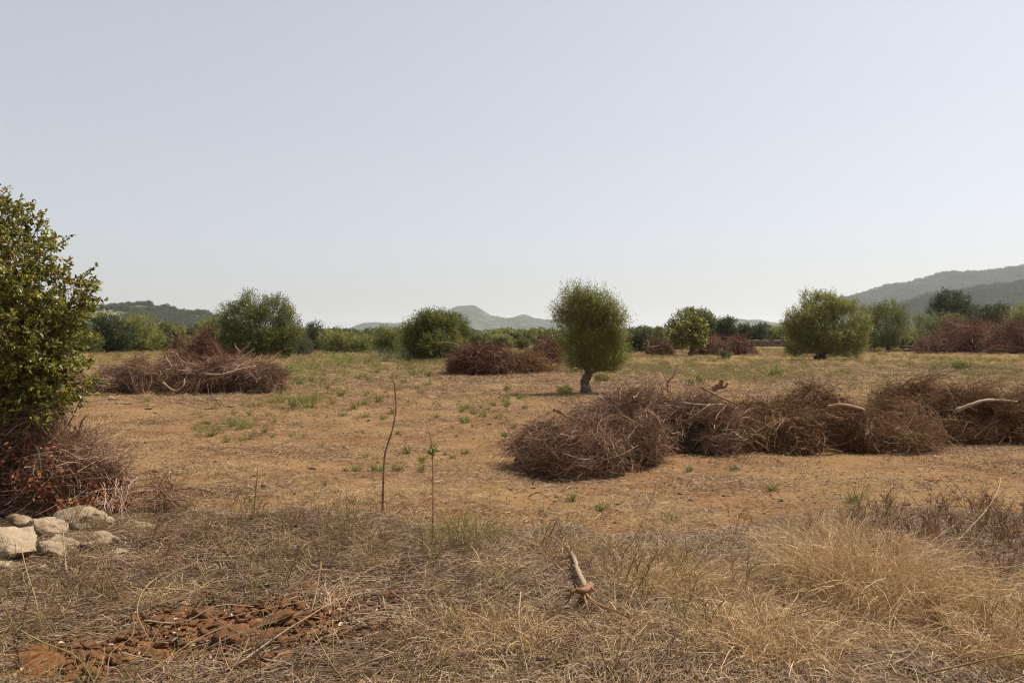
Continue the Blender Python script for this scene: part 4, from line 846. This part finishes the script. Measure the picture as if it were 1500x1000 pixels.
tussock('half green grass clump at the verge edge near the tall thin stem', 690, 800, 55, .35, .32, 800, 'olivegrass')
tussock('dry grass mound at the bottom between the pale canes', 1120, 960, 90, .35, .34, 2000)
tussock('tan grass tangle in the bottom corner by the half buried stone', 1480, 985, 70, .25, .36, 1300)

def onG(px, py, dz=0.):
    y = (H-dz)*F/(py-HY); x = (px-750)/F*y; return np.array([x, y, zg(x, y)+dz])
stick('dead_stick', 'tall crooked dead stick standing upright in the verge', 'stick', [onG(560, 753, -.02), A(561, 715, 7.5), A(564, 665, 7.5), A(575, 628, 7.45), A(580, 595, 7.45), A(577, 557, 7.4)], .012, 'brownwood', .45, sub=[([A(564, 662, 7.5), A(557, 655, 7.5), A(552, 650, 7.5)], .005)])
stick('dry_stalk', 'tall thin stem with a tiny green tuft, beside the crooked stick', 'stem', [onG(632, 815, -.02), A(634, 760, 6.2), A(634, 700, 6.2), A(632, 650, 6.2), A(626, 628, 6.2)], .005, 'redstem', .5)
g = Geo(); c = A(633, 662, 6.2); n = 60; g.leaf2(np.repeat(c[None], n, 0)+rng.normal(0, .018, (n, 3)), rdir(n), rdir(n), .035, .010, rng.random(n)); tag(g.build('leaf_tuft', M_['weed']), 'tiny green leaf tuft on the tall thin stem', 'leaves')
stick('dry_stalk', 'short straight dark stem in the straw near the red leaved skirt', 'stem', [onG(371, 756, -.02), A(374, 720, 7.4), A(378, 680, 7.4)], .006, 'brownwood', .5)
stick('dead_root', 'pale uprooted trunk lying on the verge with a knot of orange roots', 'root',
      [onG(828, 801, .06), onG(841, 824, .08), onG(847, 842, .09), onG(860, 868, .10)], .015, 'palewood', 1.25, k=9,
      sub=[([onG(830, 806, .07), onG(825, 812, .05), onG(822, 820, .0)], .018), ([onG(846, 838, .09), onG(838, 832, .10)], .008)])
stick('root_knot', 'orange root knot with a hooked stub, at the end of the pale trunk', 'root',
      [onG(866, 862, .10), onG(860, 869, .12), onG(852, 872, .135), onG(844, 872, .13), onG(836, 876, .12), onG(829, 884, .09)], .021, 'rootwood', .42, k=9,
      sub=[([onG(862, 864, .12), onG(855, 876, .11), onG(849, 886, .07)], .023), ([onG(840, 876, .12), onG(832, 868, .16), onG(822, 866, .15)], .008), ([onG(856, 880, .1), onG(862, 900, .05), onG(872, 912, .0)], .008), ([onG(854, 872, .12), onG(866, 886, .08), onG(884, 896, .07), onG(905, 903, .06), onG(930, 913, .04), onG(952, 920, .02)], .014),
           ([onG(864, 862, .12), onG(872, 872, .12), onG(880, 884, .09)], .008), ([onG(905, 903, .06), onG(940, 909, .05), onG(978, 916, .02)], .007), ([onG(838, 876, .12), onG(828, 893, .05), onG(808, 906, .0)], .005), ([onG(846, 872, .14), onG(843, 862, .17)], .007)])
CANES = [('long straw coloured cane stretching right from the root knot', [(905, 900, .02), (960, 880, .05), (1010, 866, .07), (1050, 850, .09), (1085, 830, .14)], .006, 'palewood'),
 ('pale bent cane leaning over the dark red stems at the picture edge', [(1392, 812, .02), (1420, 780, .10), (1445, 752, .20), (1462, 725, .27), (1467, 700, .33)], .006, 'palewood'),
 ('short pale cane parallel to the bent one', [(1355, 806, .02), (1375, 785, .06), (1392, 758, .16)], .005, 'palewood'),
 ('pinkish cane curving upward at the bottom', [(1262, 994, .02), (1300, 985, .04), (1335, 968, .06), (1355, 938, .12)], .005, 'palewood'),
 ('bent brown cane arching near the small pale stone', [(572, 758, .01), (590, 744, .05), (600, 748, .06), (612, 772, .02), (630, 778, .01)], .006, 'brownwood'),
 ('thick curved twig lying in the straw below the dug soil', [(580, 910, .03), (620, 898, .05), (660, 898, .03), (700, 906, .02)], .006, 'brownwood'),
 ('forked pale twig crossing the dug red soil', [(345, 985, .03), (410, 938, .05), (450, 915, .06), (490, 885, .06), (540, 866, .05)], .0045, 'palewood'),
 ('long thin straw stalk snaking down near the bottom middle', [(763, 870, .15), (760, 910, .10), (765, 950, .08), (775, 998, .05)], .004, 'palewood'),
 ('long reddish twig lying along the bottom of the verge', [(780, 992, .02), (830, 970, .03), (870, 952, .03)], .0045, 'brownwood'),
 ('looping olive stem at the bottom corner below the stones', [(15, 920, .03), (60, 960, .10), (110, 985, .08), (140, 1010, .02)], .004, 'stem'),
 ('tall thin olive stem rising before the stones', [(60, 930, .02), (50, 880, .16), (38, 840, .28), (30, 805, .36)], .004, 'stem'),
 ('dark thorny stem leaning across the pale stones', [(185, 900, .02), (160, 850, .12), (140, 800, .26), (128, 770, .34)], .004, 'redstem'),
 ('arched straw stem right of the stones', [(262, 830, .02), (215, 860, .10), (200, 900, .08), (215, 948, .02)], .004, 'stem'),
 ('pale vertical stalk standing before the wedge shaped stone', [(96, 845, .02), (93, 810, .14), (90, 770, .28)], .006, 'palewood'),
 ('straight green olive shoot running across the big tussock', [(1100, 925, .06), (1180, 905, .16), (1260, 880, .28), (1330, 855, .36)], .004, 'stem'),
 ('green brown shoot crossing the bottom corner', [(1330, 1000, .03), (1400, 985, .10), (1460, 972, .16), (1520, 960, .2)], .005, 'stem'),
 ('dark straight twig poking out of the straw beside dug soil', [(455, 905, .0), (462, 870, .10), (470, 830, .22)], .005, 'brownwood'),
 ('thin twig leaning left of the root on the straw', [(776, 895, .02), (800, 880, .05), (835, 862, .06)], .004, 'palewood'),
 ('bare twig with two dark tips on the field before the near heap', [(775, 728, .02), (790, 722, .08), (812, 736, .02)], .006, 'redstem'),
 ('slanting thin stem on the bare field right of the thin twig', [(965, 705, .0), (945, 760, .25), (930, 735, .35)], .003, 'redstem')]
for lab, pts, r, m in CANES:
    stick('cane', lab, 'cane', [onG(*p) for p in pts], r*1.15, m, .5, k=5)
# more fallen twigs across the verge, alike
for i in range(110):
    y = U(3.6, 7.4); x = y*U(-.62, .62)
    if verge(np.array([x]), np.array([y]))[0] < .5: continue
    a = U(0, 3.14) if i % 3 else .6; L = U(.25, .9); P = [np.array([x+math.cos(a)*L*t+U(-.03, .03), y+math.sin(a)*L*t*.8+U(-.03, .03), 0]) for t in (0, .33, .66, 1)]
    for j, p in enumerate(P): p[2] = zg(p[0], p[1])+.02+U(0, .05)+(.0 if j < 2 else U(0, .1))
    nb_ = 'near the stacked stones' if x/y < -.42 else 'around the dug red soil' if x/y < -.2 and y < 5.3 else 'below the crooked stick' if x/y < -.05 else 'around the dead root' if x/y < .22 else 'between the dry tussocks' if y < 5.6 else 'under the dark red stems'
    stick('twig', f"thin {('pale', 'olive', 'brown')[i % 3]} {'long' if L > .55 else 'short'} twig lying on the straw {nb_}", 'twig', P, U(.0024, .0052), ('palewood', 'stem', 'brownwood')[i % 3], .5, k=4, group='fallen twigs on the verge')

# ------------------------------------------------------------------ field plants
ft = source_collection('field_tufts', [tuft('field_tuft', 34, .22, .05, .006, 'hay', .7, .5) for _ in range(3)] + [tuft('field_tuft', 34, .24, .06, .006, 'olivegrass', .6, .5) for _ in range(4)])
def fd(x, y): return (1-verge(x, y))*sm(13, 34, y)*(.12+.88*sm(.44, .62, fbm(x*.22, y*.12, 4, 44)))
n = 16900; x, y = pts_in(n, fd, -1.02, 1.02, 13, 100); s = U(.5, 1.25, n)*np.clip(.7+y/70, .7, 1.7)
scatter('field_grass', lie(x, y), rz(n), s, ft, label='dry golden and olive grass covering the far side of the field', cat='grass')
gt = source_collection('green_tufts', [tuft('green_tuft', 40, .22, .07, .007, m_, .5, .5) for m_ in ('weed', 'olivegrass', 'olivegrass', 'olivegrass')])
n = 900; cx = np.array([(500, 526, 70, 5), (560, 535, 60, 6), (455, 545, 35, 9), (640, 530, 30, 4), (430, 590, 40, 8), (1400, 540, 60, 6), (1130, 545, 60, 7), (1050, 545, 50, 8), (340, 625, 40, 8), (960, 540, 30, 6), (1470, 550, 40, 6)]); k = rng.integers(0, len(cx), n)
pxs = cx[k, 0]+rng.normal(0, 1, n)*cx[k, 2]; pys = np.maximum(cx[k, 1]+rng.normal(0, 1, n)*cx[k, 3], 515); yy = H*F/(pys-HY); xx = (pxs-750)/F*yy
scatter('green_grass', lie(xx, yy), rz(n), U(.4, 1.1, n)*np.clip(yy/22, .8, 2.4), gt, label='low yellow green grass growing in patches on the field', cat='grass')
# pale flattened grass patches on the near field
n = 160; cx = np.array([(330, 655), (385, 690), (340, 690), (560, 730), (520, 735), (420, 650), (690, 735), (960, 770), (1000, 765), (640, 720)]); k = rng.integers(0, len(cx), n)
pxs = cx[k, 0]+rng.normal(0, 22, n); pys = cx[k, 1]+rng.normal(0, 7, n); yy = H*F/(pys-HY); xx = (pxs-750)/F*yy
scatter('flattened_grass', lie(xx, yy), rz(n), U(.4, .9, n), hay, label='pale flattened grass patches on the near field', cat='grass')
wd_m = [tuft('weed', 46, .17, .03, .008, 'weed', .25, .38) for _ in range(4)]
def weed(px, py, s, label, group=None):
    x, y = G(px, py); o = link('weed', wd_m[int(rng.integers(0, 4))], None, (x, y, zg(x, y))); o.scale = (s*1.15, s*1.15, s); o.rotation_euler = (0, 0, U(0, 6.28)); tag(o, label, 'weed', group)
weed(838, 735, .75, 'bright green little weed below the near heap of fine twigs')
weed(879, 748, .65, 'green little weed nearest the verge, right of the bright one')
weed(985, 768, .9, 'grey green flat weed on the bare soil above the dead root')
W1 = [(428, 598, 2.2), (445, 594, 1.8), (500, 580, 1.9), (537, 580, 1.6), (455, 588, 1.5), (533, 594, 1.3), (573, 607, 1.2), (415, 600, 1.3), (681, 600, 1.5), (728, 613, 1.3), (740, 640, 1.0), (738, 640, .9), (635, 655, .8), (522, 690, .9), (584, 690, .8), (560, 690, .7), (470, 655, .9), (425, 640, 1.0), (385, 635, 1.0), (535, 612, 1.1), (640, 612, 1.0), (668, 640, .8), (683, 665, .8), (662, 672, .9), (505, 690, .7), (615, 690, .9), (770, 600, 1.3), (760, 585, 1.6), (745, 570, 1.8), (400, 620, 1.1), (340, 625, 1.2), (365, 608, 1.2), (310, 640, 1.0), (605, 550, 2.2), (590, 562, 1.9), (540, 556, 2.2), (505, 560, 2.2), (480, 570, 2), (455, 560, 2.4), (430, 565, 2.4), (405, 590, 1.9), (610, 570, 1.6), (1075, 690, .8), (1130, 720, .8), (1250, 735, .8), (1010, 690, .7)]
for px, py, s in W1: weed(px+U(-2, 2), py, s*U(.6, .95), 'green weed tuft '+spot(px, py), 'green weeds on the field')
for i in range(120):
    py = 492+H*F/math.exp(U(math.log(10), math.log(55))); cxy = [(440, 590), (480, 565), (530, 605), (600, 560), (680, 620), (560, 680), (380, 640), (740, 600), (640, 540), (520, 545)][int(rng.integers(0, 10))]; px, py = (rng.normal(cxy[0], 32), max(532, rng.normal(cxy[1], 13))) if i % 4 else (U(1000, 1480), py)
    if 760 < px and 545 < py: continue
    if px < 420 and 500 < py < 582: continue
    weed(px, py, math.exp(U(-1.2, .15))*np.clip(G(px, py)[1]/15, .8, 2.2), 'green weed tuft '+spot(px, py), 'green weeds on the field')
# low green bushes in the grass
lb = []
def low_bush(px, py, w, label, m='weed', h=1.0):
    x, y = G(px, py); g = Geo(); r = w/F*y*.5; lob = [(np.array([U(-.4, .4)*r, U(-.3, .3)*r, r*.45*h]), (r*.75, r*.7, r*.5*h)) for _ in range(3)]
    crown(g, lob, 260, max(.05, y*.0022), max(.014, y*.0006), r*.4, up=1.0, per=5, clump=14); tag(g.build('low_bush', M_[m], None, (x, y, zg(x, y))), label, 'bush')
low_bush(575, 530, 60, 'low green bush strip left of the large round tree', 'grey', .5); low_bush(500, 538, 70, 'widest low olive green bush in the golden grass', 'olive', .45)
low_bush(655, 527, 30, 'dark green low bush at the foot of the large round tree', 'green', .7); low_bush(1060, 528, 20, 'small grey green thistle bush in front of the reddish heap', 'grey', 1.4)
low_bush(1135, 553, 34, 'olive low bush in the grass below the broad olive', 'olive', .7); low_bush(1017, 565, 26, 'yellowish low bush behind the twisted stump', 'olive', .9)
low_bush(828, 580, 26, 'dull olive bush at the foot of the small wild olive', 'olive', .9); low_bush(1410, 545, 36, 'green low bush before the biggest brush heap', 'weed', .6)
low_bush(440, 552, 50, 'brownish olive bush right of the long low brush pile', 'olive', .6); low_bush(880, 560, 22, 'short dry bush right of the olive trunk', 'olivegrass', .8)
